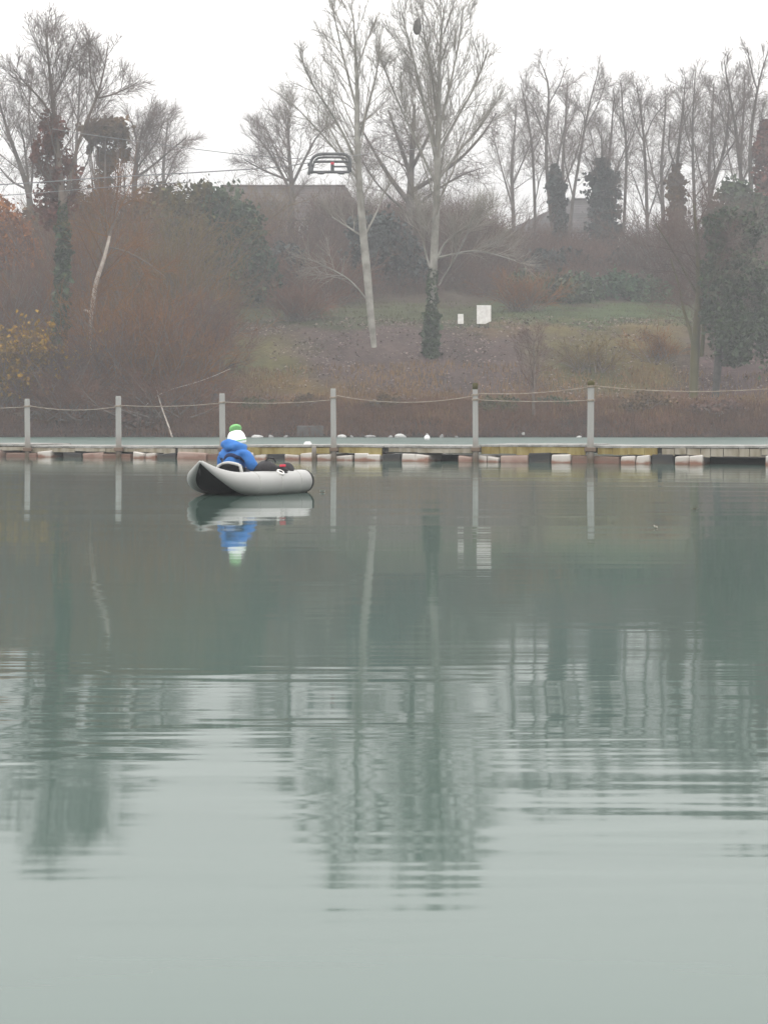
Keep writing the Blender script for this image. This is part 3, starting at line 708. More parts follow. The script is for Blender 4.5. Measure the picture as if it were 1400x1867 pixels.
for i, (lab, D, tr, lb, iv, sd, mt) in enumerate([
    ('thin bare tree over the left slope of the grey roof', 142, [(976, 440, 8), (975, 380, 8), (971, 272, 6), (961, 207, 5), (949, 150, 2)], [([(975, 370, 4), (985, 320, 3), (1000, 290, 2)], 1), ([(971, 280, 4), (990, 240, 3), (1000, 200, 2)], -1)], None, 31, 'ivy_blue'),
    ('bare tree rising from the slim ivy column in front of the grey roof', 140, [(1012, 470, 11), (1000, 350, 10), (994, 279, 8), (999, 207, 6), (1002, 146, 5), (983, 108, 2)], [([(996, 260, 5), (975, 200, 4), (955, 170, 2)], 1), ([(1000, 190, 4), (1022, 150, 3), (1030, 120, 2)], -.6), ([(1012, 330, 7), (1018, 280, 6), (1030, 230, 4), (1040, 170, 2)], 0.8)], [(1018, 300, 470, 34, 3000)], 32, 'ivy_blue'),
    ('slender bare tree leaning right between the two ivy columns', 138, [(1036, 440, 9), (1045, 355, 8), (1056, 290, 7), (1067, 225, 6), (1078, 173, 4), (1091, 128, 2)], [([(1045, 360, 5), (1030, 300, 4), (1022, 230, 2)], -1), ([(1066, 235, 4), (1090, 190, 3), (1104, 150, 2)], 1)], None, 33, 'ivy_blue'),
    ('broad ivy column with short bare top right of the grey roof', 139, [(1102, 480, 12), (1102, 400, 11), (1101, 330, 9), (1098, 290, 6), (1096, 240, 3)], [([(1102, 350, 5), (1080, 310, 4), (1066, 280, 2)], -.5), ([(1102, 350, 5), (1125, 310, 4), (1142, 280, 2)], .5)], [(1101, 290, 480, 62, 5200)], 34, 'ivy_blue'),
    ('straight thin bare tree just right of the broad ivy column', 137, [(1134, 480, 8), (1138, 396, 8), (1141, 320, 7), (1143, 259, 6), (1136, 221, 4), (1132, 150, 2)], [([(1143, 270, 4), (1160, 230, 3), (1172, 190, 2)], .8), ([(1138, 230, 3), (1122, 200, 2.5), (1118, 160, 2)], -.8)], None, 35, 'ivy_blue'),
    ('bare tree with a wide forked top in the gap right of the ivy columns', 137, [(1182, 470, 10), (1180, 417, 9), (1178, 330, 8), (1174, 252, 7), (1168, 200, 4), (1160, 150, 2)], [([(1174, 255, 5), (1190, 215, 4), (1205, 197, 3), (1222, 180, 2)], .6), ([(1174, 260, 4), (1155, 215, 3), (1145, 175, 2)], -.6), ([(1180, 400, 5), (1165, 350, 4), (1150, 310, 2)], -1), ([(1180, 400, 5), (1200, 340, 4), (1215, 290, 2)], 1)], None, 36, 'ivy_blue'),
    ('bare tree with brown creeper up to half its height', 133, [(1236, 470, 12), (1234, 380, 11), (1233, 310, 9), (1240, 240, 7), (1246, 190, 4), (1250, 140, 2)], [([(1234, 310, 6), (1218, 270, 5), (1222, 220, 3)], -.8), ([(1240, 240, 4), (1258, 200, 3), (1272, 160, 2)], .8)], [(1233, 300, 470, 34, 2600)], 37, 'ivy_brown'),
    ('straight dark bare tree right of the brown creeper', 132, [(1268, 480, 9), (1267, 390, 9), (1264, 320, 8), (1262, 258, 6), (1263, 200, 4), (1268, 130, 2)], [([(1266, 360, 5), (1290, 330, 4), (1310, 290, 2)], .8), ([(1263, 280, 4), (1248, 230, 3), (1244, 180, 2)], -.8)], None, 38, 'ivy_brown'),
    ('right leaning bare tree left of the tall edge trees', 131, [(1284, 480, 11), (1290, 380, 10), (1304, 320, 9), (1320, 280, 7), (1328, 220, 5), (1330, 150, 2)], [([(1304, 330, 5), (1300, 270, 4), (1296, 200, 2)], -.8), ([(1318, 290, 5), (1345, 250, 4), (1362, 215, 2)], .8)], None, 39, 'ivy_brown'),
    ('tall left leaning bare tree behind the green topped bush', 129, [(1362, 480, 12), (1352, 330, 10), (1344, 260, 9), (1337, 204, 7), (1328, 160, 5), (1320, 110, 2)], [([(1338, 215, 5), (1362, 180, 4), (1376, 140, 2)], .8), ([(1342, 250, 4), (1316, 215, 3), (1306, 165, 2)], -.8)], None, 40, 'ivy_brown'),
    ('tall bare tree in the right corner of the skyline, reddish creeper on it', 128, [(1376, 480, 12), (1369, 345, 11), (1366, 260, 9), (1375, 200, 7), (1382, 150, 5), (1404, 80, 2)], [([(1381, 165, 5), (1370, 130, 4), (1362, 84, 2)], -.8), ([(1368, 280, 5), (1395, 240, 4), (1415, 190, 2)], .8)], [(1392, 220, 470, 40, 2600)], 41, 'leaf_red')]):
    bare_tree('bare_tree', lab, D, [(x, y, w * .72) for x, y, w in tr], sd, t0=0.40, nb=18, blen=3.9, ang=0.66, up=0.05, n2=7, n3=7, tw=1.05, shape=0.5, limbs=[([(x, y, w * .75) for x, y, w in l], dd) for l, dd in lb], ivy=iv, ivymat=mt, group='bare trees on the right skyline')

for i_, (lab_, D_, x_, y1_, hw_) in enumerate([('faint bare tree at the back, left of the thin tree over the grey roof', 158, 935, 190, 40), ('faint bare tree at the back, above the slim ivy column', 160, 1028, 150, 40), ('faint bare tree at the back, between broad ivy column and straight thin tree', 160, 1112, 185, 40),
        ('faint bare tree at the back, right of the wide forked top', 156, 1208, 170, 40), ('faint bare tree at the back, under the right leaning tree', 154, 1295, 150, 42), ('faint bare tree at the back, left of the right corner tree', 152, 1352, 135, 40), ('faint low bare tree at the back beside the spreading tree', 150, 300, 215, 36), ('faint bare tree at the back between the two leaders of the twin tree', 150, 140, 110, 44)]):
    bare_tree('bare_tree', lab_, D_, [(x_ + 4, 470, 8), (x_, 380, 7), (x_ - 3, 300, 6), (x_ + 3, (300 + y1_) / 2, 4), (x_ + 6, y1_, 2)], 300 + i_, t0=0.3, nb=24, blen=4.6, ang=0.7, up=0.05, n2=8, n3=7, tw=1.1, shape=0.5,
        limbs=[([(x_, 380, 5), (x_ - hw_ * .5, 310, 3.5), (x_ - hw_, y1_ + 40, 1.5)], 1), ([(x_ - 2, 340, 5), (x_ + hw_ * .6, 280, 3.5), (x_ + hw_, y1_ + 50, 1.5)], -1)], group='bare trees behind the skyline')
# right shore : two ivied trees hung with grey twigs
DR = ground_hit(1266, 724)
bare_tree('willow_tree', 'grey twiggy tree on the right shore with a mossy green forked trunk', DR,
          [(1264, 722, 16), (1266, 660, 17), (1268, 610, 15), (1274, 550, 12), (1273, 480, 9), (1270, 420, 6), (1264, 370, 3)], 51, t0=0.4, nb=20, blen=4.0, ang=0.9, up=-0.01, n2=8, n3=6, tw=1.0, shape=0.3,
          bark='leaf_olive', twig='twig_mauve',
          limbs=[([(1266, 640, 10), (1258, 600, 9), (1244, 560, 7), (1238, 520, 5), (1222, 470, 3)], 0.6), ([(1278, 650, 11), (1284, 600, 9), (1284, 540, 8), (1290, 480, 5), (1300, 420, 3)], -0.6), ([(1272, 540, 6), (1240, 480, 4), (1210, 430, 3), (1190, 400, 2)], 1), ([(1272, 500, 6), (1310, 450, 4), (1345, 420, 2)], -1)])
DR2 = ground_hit(1305, 724)
bare_tree('ivied_tree', 'dark ivy smothered tree on the right shore, black trunk bare below', DR2,
          [(1304, 724, 13), (1310, 650, 15), (1317, 570, 15), (1322, 500, 13), (1326, 440, 9), (1328, 380, 4)], 52, t0=0.45, nb=24, blen=3.6, ang=0.95, up=0.0, n2=8, n3=8, tw=1.1, shape=0.3, bark='wood_dark', twig='twig_dark',
          limbs=[([(1316, 580, 8), (1345, 550, 6), (1375, 540, 4)], -.6), ([(1318, 540, 8), (1360, 490, 6), (1395, 460, 3)], .6)],
          foliage=([(1340, 600, 34, 55, -1.2), (1370, 560, 34, 60, -.6), (1322, 530, 26, 50, -1.2), (1360, 500, 40, 40, -1.0), (1395, 600, 24, 60, -.5), (1348, 645, 34, 22, -.2), (1304, 570, 22, 60, -1.2), (1294, 500, 20, 44, -1.0), (1312, 420, 26, 40, -1.0), (1350, 430, 34, 44, 0), (1300, 500, 14, 40, .3)], 13000, 0.13, 'ivy', 'ivy'))
leafy('evergreen_bush', 'dark green topped evergreen at the right edge of the skyline', 125, [(1340, 365, 34, 40, 0), (1362, 400, 40, 42, .6), (1325, 420, 40, 44, .3), (1385, 440, 40, 60, 0)], 6500, 0.19, 'ivy', 53, cat='bush')
bare_tree('sapling', 'thin bare sapling on the bank between the last two posts', ground_hit(973, 765), [(973, 768, 6), (972, 720, 5), (974, 670, 4), (973, 615, 2)], 54, t0=0.25, nb=20, blen=2.6, ang=0.7, up=0.05, n2=6, n3=5, l3=(.2, .6), twig='twig_mauve', bark='bark_brown')

# left shore : broken pale limb, slanting trunks, brown brush
DL = 92.0
bt = bare_tree('broken_tree', 'broken tree on the left shore with a bare pale torn limb', DL, [(160, 735, 13), (165, 680, 11), (170, 630, 10), (168, 590, 10), (174, 520, 11), (187, 480, 10), (200, 430, 6), (215, 370, 3)], 55, t0=0.5, nb=20, blen=4.5, ang=0.8, up=0.02, n2=8, n3=8, twig='twig_orange', bark='bark_brown', shape=.3,
          limbs=[([(196, 450, 4), (225, 455, 3.5), (257, 471, 3), (278, 485, 2.5), (302, 505, 1.5)], -1.0), ([(168, 640, 4), (150, 615, 4), (128, 606, 3), (110, 602, 2)], -1)])
_a = Acc(); _l = limb([(200, 430, 5), (190, 474, 7), (175, 512, 8.5), (168, 560, 8), (164, 601, 5), (166, 640, 3)], DL - 0.45, 16); _a.tubes(_l[:, :3], _l[:, 3], 7, cap=True)
_l = limb([(169, 570, 6), (160, 567, 5), (153, 565, 3)], DL - 0.5, 6); _a.tubes(_l[:, :3], _l[:, 3], 6, cap=True)
_a.build('torn_limb', M['dead_wood'], bt, origin=np.array(bt.location))
bare_tree('slanting_tree', 'dark trunk slanting right over the brown brush on the left shore', 90.2, [(160, 740, 12), (170, 700, 12), (188, 672, 10), (204, 652, 9), (226, 636, 7), (249, 620, 5), (280, 590, 3)], 56, t0=0.25, nb=22, blen=4.0, ang=0.9, up=0.05, n2=8, n3=7, twig='twig_orange', shape=.3)
bare_tree('dark_stemmed_tree', 'short dark stemmed tree behind the third post from the left', 91, [(392, 745, 15), (390, 700, 12), (380, 660, 9), (365, 620, 6), (350, 575, 3)], 57, t0=0.2, nb=18, blen=3.4, ang=0.9, up=0.03, n2=8, n3=6, twig='twig_mauve', shape=.3,
          limbs=[([(388, 690, 6), (420, 665, 4), (455, 655, 2)], -.5), ([(385, 680, 6), (345, 660, 4), (310, 655, 2)], -.8)])
shr = [
    ('mound of orange brown twigs on the left shore, below the pale torn limb', 255, 90.5, 7.4, 6.6, 120, 'twig_orange', 61),
    ('mauve brown brush behind the first two posts', 140, 89.6, 4.6, 6.0, 90, 'twig_mauve', 62),
    ('tawny twig mound above the second and third posts', 312, 89.8, 5.2, 5.0, 100, 'twig_orange', 63),
    ('low dark red brush under the second rope', 300, 88.4, 2.6, 6.5, 80, 'twig_red', 64),
    ('low dull red brush between the first two posts', 135, 88.2, 2.4, 5.0, 70, 'twig_red', 65),
    ('tall hazel like brush high on the left slope', 250, 104, 9.0, 8.5, 110, 'twig_olive', 66),
    ('tall reddish brush behind the ivied trunk on the left', 150, 103, 9.5, 7.0, 100, 'twig_red', 67),
    ('olive brown brush right of the broken tree', 315, 101, 7.5, 5.0, 90, 'twig_olive', 68),
    ('reddish brown thicket at the left edge below the orange leaves', 20, 101, 6.0, 6.0, 90, 'twig_red', 69),
    ('small russet shrub on the lawn left of the pale leaning trunk', 545, 107, 2.2, 3.6, 60, 'twig_red', 70),
    ('tawny shrub left of the mossy forked trunk', 1205, 98, 2.0, 3.6, 22, 'twig_orange', 71),
    ('olive twig shrub beside the thin sapling', 1075, 96.5, 1.7, 3.0, 30, 'twig_olive', 72),
    ('grey brown thicket on the skyline right of the ivy columns', 1215, 126, 6.0, 7.0, 110, 'twig_mauve', 74),
    ('dull brown thicket below the tall edge trees', 1330, 120, 6.5, 7.5, 110, 'twig_mauve', 75),
    ('brown thicket beneath the broad dark tree', 800, 124, 5.0, 8.0, 110, 'twig_mauve', 76),
    ('purplish thicket right of the broad dark tree', 890, 126, 5.5, 6.5, 100, 'twig_mauve', 77),
    ('purplish thicket below the pale walled house', 540, 125, 4.5, 6.5, 100, 'twig_mauve', 78),
    ('brown twig thicket veiling the right half of the long roof', 612, 136, 6.5, 6.0, 90, 'twig_mauve', 94),
    ('brown twig thicket veiling the left half of the long roof', 487, 136, 6.3, 5.5, 80, 'twig_olive', 95),
    ('dull red thicket left of the pale leaning trunk', 590, 117, 3.6, 5.5, 80, 'twig_red', 79),
    ('tawny bare shrub right of the two white boards', 950, 112, 2.6, 3.4, 50, 'twig_orange', 80),
]
for lab, px, D, h, w, n, mt, sd in shr:
    twiggy('twig_shrub', lab, px, D, h, w, n, mt, sd, group='bare shrubs on the far slope')
twiggy('yellow_shrub', 'shrub with yellow leaves at the left edge of the shore', 28, 89.5, 4.8, 4.2, 70, 'twig_olive', 81, leaf=(5200, 0.10, 'leaf_yellow'))
leafy('orange_tree', 'small tree with orange leaves at the left edge below the skyline', 108, [(-6, 405, 34, 40, 0), (22, 430, 34, 40, 0), (45, 455, 32, 28, 0.4), (-5, 460, 34, 40, .3)], 4200, 0.15, 'leaf_orange', 82, cat='tree')
leafy('evergreen_bush', 'big blue green evergreen bush left of the long roof', 114, [(415, 400, 46, 48, 0), (392, 448, 60, 60, .8), (446, 455, 40, 54, 0), (426, 510, 60, 46, -.4), (466, 500, 36, 44, 0)], 12000, 0.17, 'leaf_green', 83)
leafy('evergreen_bush', 'olive green bush leaning on the big blue green one', 113, [(335, 390, 44, 52, 0), (350, 440, 50, 50, .5), (365, 365, 30, 30, .5)], 5200, 0.16, 'leaf_olive', 84)
leafy('evergreen_bush', 'dark bush between the pale leaning trunk and the broad dark tree', 122, [(700, 440, 54, 46, 0), (670, 470, 44, 40, .3), (730, 475, 40, 40, 0), (655, 415, 24, 26, .4)], 6200, 0.18, 'ivy_blue', 85)
leafy('evergreen_bush', 'dark rounded bush at the head of the lawn below the grey house', 118, [(1000, 535, 50, 30, 0), (1045, 540, 48, 34, .3), (960, 528, 36, 28, 0), (1075, 530, 20, 26, .2)], 6500, 0.16, 'ivy', 86)
leafy('light_green_bush', 'light green bush at the right head of the lawn', 119, [(1120, 525, 30, 26, 0), (1160, 532, 40, 28, .3), (1200, 540, 26, 22, 0)], 4500, 0.15, 'leaf_mint', 87)
leafy('evergreen_bush', 'dark hedge like bush under the ivy columns', 128, [(1010, 480, 50, 24, 0), (1080, 490, 50, 22, .3), (1130, 480, 30, 24, 0)], 4200, 0.18, 'ivy_blue', 88)
leafy('evergreen_bush', 'dark bush left of the pale leaning trunk, below the round bare crown', 121, [(520, 480, 30, 34, 0), (500, 510, 36, 34, .4)], 2600, 0.17, 'ivy_blue', 89)

leafy('brown_bush', 'brown leafy bush under the spreading bare tree on the left skyline', 119, [(262, 395, 50, 48, 0), (300, 375, 40, 40, .4), (240, 430, 46, 40, 0)], 5200, 0.16, 'ivy_brown', 90)
leafy('brown_bush', 'brown leafy bush filling the gap beneath the mop shaped dark crown', 119, [(160, 410, 44, 50, 0), (120, 430, 40, 50, .4), (195, 420, 40, 40, 0)], 4600, 0.16, 'ivy_brown', 91)
leafy('brown_bush', 'dull brown bush between the left edge tree and the ivied twin tree', 118, [(60, 430, 36, 46, 0), (92, 450, 30, 44, .4)], 3000, 0.16, 'ivy_brown', 92)
for px_, D_, rx_, ry_, mt_, sd_, lb_ in [
    (470, 88.6, 26, 13, 'leaf_olive', 201, 'low olive bramble on the bank just right of the post behind the angler'), (560, 89.0, 30, 14, 'ivy_brown', 202, 'low brown bramble on the bank above the grey block'),
    (700, 88.4, 34, 14, 'ivy_brown', 203, 'dark low bramble midway between the fourth and fifth posts'), (905, 87.6, 30, 18, 'leaf_olive', 204, 'grey green bramble at the water just right of the fifth post'),
    (1012, 89.4, 34, 12, 'ivy', 205, 'small dark bush on the bank left of the sixth post'), (940, 89.8, 22, 10, 'ivy', 206, 'small dark bush beside the pale path left of the sapling'),
    (1180, 88.2, 44, 18, 'ivy_brown', 207, 'brown bramble on the bank right of the sixth post'), (1300, 87.8, 50, 20, 'twig_mauve', 208, 'greyish bramble at the water below the ivy smothered tree'),
    (80, 88.0, 40, 16, 'ivy_brown', 209, 'dark low bramble at the water right of the first post'), (255, 87.6, 44, 18, 'twig_mauve', 210, 'greyish bramble at the water right of the second post')]:
    g_ = ground_pt(px_, D_); py_ = HY - (g_[2] + ry_ * 0.7 * D_ / F - CZ) * F / D_
    leafy('bramble_bush', lb_, D_, [(px_, py_, rx_, ry_, 0), (px_ + rx_ * .6, py_ + 4, rx_ * .6, ry_ * .7, .3), (px_ - rx_ * .6, py_ + 5, rx_ * .6, ry_ * .6, -.2)], 1500, 0.075, mt_, sd_, group='brambles along the waterside bank')
# undergrowth that reads as one mass
def brush(name, label, mat, n, seed, region, hmin, hmax, stems=10, zr=None):
    rng = np.random.RandomState(seed); pts = []
    while len(pts) < n:
        D = rng.uniform(*region[2:]); px = rng.uniform(*region[:2]); x = (px - 700) * D / F
        if zr and not (zr[0] < float(terr(x, D)) < zr[1]): continue
        if fbm(np.array([x * 2.2]), np.array([D * 2.2]), seed)[0] > rng.uniform(-1.3, 0.9): pts.append((x, D))
    p = np.array(pts); z = terr(p[:, 0], p[:, 1])
    S = np.repeat(np.column_stack([p, z - 0.05]), stems, 0); S[:, :2] += rng.normal(size=(len(S), 2)) * 0.25
    d = np.column_stack([rng.normal(size=(len(S), 2)) * 0.5, np.ones(len(S))])
    L = np.repeat(rng.uniform(hmin, hmax, n), stems) * rng.uniform(0.5, 1.1, len(S))
    B, R = grow(rng, S, d, L, np.full(len(S), 0.014), np.full(len(S), 0.006), 4, 0.16, 0.0)
    a = Acc(); a.tubes(B, R, 3)
    S2, d2, t, pi, rr = sprout(rng, B, R, 3, 0.3, 1.0, 0.7)
    c, cr = grow(rng, S2, d2, L[pi] * 0.35, np.full(len(t), 0.010), np.full(len(t), 0.006), 3, 0.15, 0.0); a.tubes(c, cr, 3)
    tag(a.build(name, M[mat]), label, None, None, 'stuff')
brush('undergrowth', 'tangled bare brush covering the upper slope below the houses', 'twig_mauve', 1500, 101, (380, 1420, 119, 146), 1.0, 3.2)
brush('undergrowth', 'tall dense brush along the crest behind the two tall pale trees', 'twig_mauve', 900, 107, (615, 870, 128, 143), 2.6, 5.6, stems=12)
brush('undergrowth', 'tall bare brush covering the left hillside up to the skyline', 'twig_olive', 1100, 102, (-40, 425, 104, 140), 1.6, 4.2)
brush('undergrowth', 'russet brambles low on the left slope', 'twig_red', 600, 103, (-40, 420, 92, 108), 0.7, 1.8)
brush('undergrowth', 'reddish brambles along the waterside bank', 'grass_red', 1500, 104, (-40, 1440, 84.5, 91.5), 0.25, 0.8, zr=(0.12, 1.7))
brush('undergrowth', 'dark twiggy roots and stems at the waterline', 'twig_mauve', 500, 105, (-40, 1440, 84.5, 88.5), 0.2, 0.5, zr=(-0.02, 0.6))
brush('undergrowth', 'tall brown brush filling the left skyline under the bare crowns', 'twig_red', 700, 106, (60, 440, 112, 136), 3.0, 6.5, stems=12)

def blades(name, label, mat, n, seed, region, size, flat=False, zr=None):
    rng = np.random.RandomState(seed)
    D = rng.uniform(region[2], region[3], n); px = rng.uniform(region[0], region[1], n); x = (px - 700) * D / F
    keep = fbm(x * 2.6, D * 2.6, seed) > rng.uniform(-1.2, 0.8, n)
    if zr is not None: keep &= (terr(x, D) > zr[0]) & (terr(x, D) < zr[1])
    x, D = x[keep], D[keep]
    z = terr(x, D); a = Acc(); C = np.column_stack([x, D, z])
    if flat:
        C[:, 2] += 0.05; a.leaves(C, size, rng, 0.6, flat=0.7)
    else:
        k = len(C); h = size * rng.uniform(0.5, 1.3, k); th = rng.uniform(0, 6.283, k); w = 0.035
        dx = np.column_stack([np.cos(th) * w, np.sin(th) * w, np.zeros(k)]); tip = C + np.column_stack([rng.normal(size=(k, 2)) * 0.25 * h[:, None], h])
        v = np.stack([C - dx - (0, 0, .05), C + dx - (0, 0, .05), tip], 1); a.add(v.reshape(-1, 3), None, np.arange(k * 3).reshape(k, 3))
    tag(a.build(name, M[mat], smooth=False), label, None, None, 'stuff')
blades('fallen_leaves', 'brown fallen leaves scattered over the slope', 'litter', 15000, 111, (380, 1450, 91.5, 108), 0.075, True)
blades('dead_grass', 'dry tan grass along the foot of the slope', 'grass_dead', 16000, 112, (380, 1450, 88.5, 97), 0.34)
blades('dead_grass', 'tan tussocks scattered along the top of the waterside bank', 'grass_dead', 12000, 115, (400, 1450, 86, 93), 0.38, zr=(0.9, 2.6))
blades('dead_grass', 'dry reddish grass hanging over the waterside bank', 'grass_red', 34000, 113, (-40, 1450, 84.3, 90.5), 0.42, zr=(0.05, 1.7))
blades('grass', 'short green grass of the lawn strip', 'lawn', 9000, 114, (380, 1290, 104, 118), 0.16)

# ------------------------------------------------------------------ two white boards on the slope
def board(label, px0, px1, py0, py1, seed, cut):
    D = ground_hit((px0 + px1) / 2, py1 + 8)
    x0, x1 = (px0 - 700) * D / F, (px1 - 700) * D / F; z0, z1 = CZ + (HY - py1) * D / F, CZ + (HY - py0) * D / F
    xm = (x0 + x1) / 2; gz = float(terr(xm, D)); org = np.array((xm, D, gz))
    root = empty('sign_board', org, label, 'sign', 'white boards on the slope')
    a = Acc(); c = cut * (x1 - x0)
    prof = [(x0, z0), (x1 - c, z0), (x1, z0 + c * 0.45), (x1, z1), (x0, z1)]
    n = len(prof); v = [(x, D - .02, z) for x, z in prof] + [(x, D + .02, z) for x, z in prof]
    a.add(v, [(i, (i + 1) % n, (i + 1) % n + n, i + n) for i in range(n)], [(0, i + 1, i) for i in range(1, n - 1)] + [(n, n + i, n + i + 1) for i in range(1, n - 1)])
    a.build('panel', M['sign_white'], root, smooth=False, origin=org)
    for s in ((0.2, 0.8) if px1 - px0 > 15 else (0.5,)):
        x = x0 + (x1 - x0) * s; p = Acc(); p.box((x - .03, D + .022, gz - .4), (x + .03, D + .08, z1 - .05)); p.build('leg', M['wood_dark'], root, smooth=False, origin=org)
board('large white board on the slope right of the ivied tall tree', 869, 895, 556, 590, 1, 0.4)
board('small white board on the slope, left of the large one', 834.5, 845, 572, 590, 2, 0.0)

# ------------------------------------------------------------------ stones and things on the far shore
def blob_mesh(seed, amp=0.25, sub=2):
    rs = random.Random(seed); bm = bmesh.new(); bmesh.ops.create_icosphere(bm, subdivisions=sub, radius=1)
    ph = [(rs.uniform(1, 3), rs.uniform(1, 3), rs.uniform(1, 3), rs.uniform(0, 6)) for _ in range(4)]
    for v in bm.verts:
        k = 1 + amp * sum(math.sin(a * v.co.x + b * v.co.y + c * v.co.z + p) for a, b, c, p in ph) / 2.2
        v.co *= k
    me = bpy.data.meshes.new('rock'); bm.to_mesh(me); bm.free(); return me
for i, (px, py, w, h, mt, lab) in enumerate([
    (470, 793, 26, 9, 'stone_white', 'long pale stone at the water behind the angler'), (494, 795, 12, 8, 'stone', 'small grey stone next to the long pale one'),
    (521, 796, 10, 6, 'stone', 'small low stone left of the grey block'), (623, 791, 18, 11, 'stone_white', 'pale stone right of the fourth post'),
    (641, 795, 9, 7, 'stone', 'small stone touching the pale one by the fourth post'), (674, 793, 22, 8, 'stone', 'flat grey stone midway between fourth post and round buoy'),
    (678, 782, 18, 7, 'stone', 'flat stone lying higher up the bank above the waterline stones'), (731, 791, 24, 13, 'stone_white', 'largest pale stone on the shore left of the round buoy'),
    (712, 796, 10, 6, 'stone', 'small stone at the left foot of the largest pale stone'), (805, 794, 8, 12, 'stone', 'upright narrow stone right of the round buoy'),
    (832, 795, 7, 5, 'stone', 'tiny stone left of the fifth post'), (954, 771, 9, 8, 'stone_white', 'pale stone up the bank left of the sapling'),
    (1056, 793, 10, 5, 'stone_white', 'small white stone just left of the sixth post')]):
    D = ground_hit(px, min(py + h * 0.4, 797)) - 0.9
    me = blob_mesh(i + 5); me.materials.append(M[mt])
    for p in me.polygons: p.use_smooth = True
    o = bpy.data.objects.new('rock', me); COL.objects.link(o)
    s = D / F; o.scale = (w * 0.45 * s, w * 0.4 * s, h * 0.45 * s); g = ground_pt(px, D); o.location = (g[0], g[1], max(0.02, g[2]) + h * 0.05 * s); o.rotation_euler = (0, 0, i * 1.3)
    tag(o, lab, 'stone', 'stones along the far shore')
D = 85.9; a = Acc()
x0, x1 = (541 - 700) * D / F, (590 - 700) * D / F
a.box((x0, D - 0.1, -0.2), (x1, D + 0.9, CZ + (HY - 776) * D / F))
o = bevel(a.build('concrete_block', M['concrete'], smooth=False), 0.05); tag(o, 'low grey block at the water behind the pier, left of the fourth post', 'block')
def stick(label, pts, D, w):
    p = np.array([W(x, y, d) for (x, y), d in zip(pts, D)]); a = Acc()
    l = smooth_line(np.column_stack([p, np.linspace(w, w * 0.5, len(p))]), 10); a.tubes(l[:, :3], l[:, 3], 6, cap=True)
    tag(a.build('dead_branch', M['dead_wood'], origin=p[0]), label, 'branch')
stick('pale dead branch slanting down to the water between second and third posts', [(316, 803), (308, 778), (298, 752), (290, 728), (286, 710)], [85.9, 86.2, 86.7, 87.4, 88], 0.055)
stick('pale dead branch reaching right over the brush by the third post', [(262, 742), (295, 712), (340, 703), (380, 690), (420, 672)], [88, 87.8, 87.6, 87.5, 87.4], 0.022)

# ------------------------------------------------------------------ overhead cables and the steel frame
DW = 84.0
def cable(label, pts, r=0.02):
    p = np.array([W(x, y, d) for x, y, d in pts]); a = Acc()
    l = smooth_line(np.column_stack([p, np.full(len(p), r)]), 40); a.tubes(l[:, :3], l[:, 3], 5, cap=True)
    return tag(a.build('cable', M['cable'], origin=p[0]), label, 'cable', 'overhead cables')
cable('dark overhead cable running left from the foot of the steel frame', [(563, 296, DW), (512, 304, 83.5), (346, 314.5, 82), (200, 322, 81), (70, 332, 80), (-300, 352, 77)], 0.030)
cable('lower grey cable crossing the trees at the left', [(346, 331, 82), (200, 340, 81), (70, 351, 80), (-300, 378, 77)], 0.02)
cable('upper thin cable sloping down to the steel frame from the left tree', [(566, 290, DW), (446, 282, 84.5), (323, 267, 86), (137, 241, 88), (96, 234, 89.5)], 0.02)
cable('thin cable running from the steel frame to the tallest tree', [(636, 284, DW), (700, 276, 90), (796, 268, DB - 0.3)], 0.02)
bm = bmesh.new(); bmesh.ops.create_icosphere(bm, subdivisions=2, radius=0.11)
org = np.array(W(563, 296, DW))
root = empty('pulley_frame', W(600, 300, DW), 'dark rounded steel frame hanging on cables in front of the bare crowns', 'pulley frame'); org = np.array(W(600, 300, DW))
bm.free()
def fbar(pts, r, name='bar', mat='steel_dark', S=8, n=24):
    p = np.array([W(x, y, DW + d) for x, y, d in pts]); a = Acc()
    l = smooth_line(np.column_stack([p, np.full(len(p), r)]), n); a.tubes(l[:, :3], l[:, 3], S, cap=True)
    return a.build(name, M[mat], root, origin=org)
fbar([(563, 318, 0), (565, 304, 0), (568, 289, 0), (574, 282, 0), (584, 280, 0), (610, 280, 0), (630, 280, 0), (637, 283, 0), (639, 295, 0), (638, 313, 0)], 0.085, 'frame')
fbar([(568, 316, 1.2), (570, 304, 1.2), (574, 290, 1.2), (582, 286, 1.2), (610, 286, 1.2), (628, 286, 1.2), (634, 290, 1.2), (635, 310, 1.2)], 0.065, 'frame')
fbar([(572, 294, .6), (636, 294, .6)], 0.07, 'bar'); fbar([(570, 313, .4), (638, 313, .4)], 0.075, 'bar'); fbar([(606, 303, .3), (636, 303, .3)], 0.05, 'bar'); 
fbar([(606, 294, .35), (606, 313, .35)], 0.10, 'post'); fbar([(561, 299, 0.1), (572, 301, .1)], 0.09, 'clamp')
for x in (585, 622):
    c = W(x, 313, DW - .1); a = Acc(); th = np.linspace(0, 2 * math.pi, 25)
    P = np.stack([c[0] + .16 * np.cos(th), c[1] + .16 * np.sin(th) * 0.9, np.full(25, c[2] - .07)], 1); a.tubes(P, np.full(25, .04), 6); a.build('pulley_wheel', M['steel_dark'], root, origin=org)
c = W(606, 297, DW + .2); a = Acc(); a.box((c[0] - .09, c[1] - .05, c[2] - .06), (c[0] + .09, c[1] + .02, c[2] + .06)); a.build('marker', M['red'], root, smooth=False, origin=org)

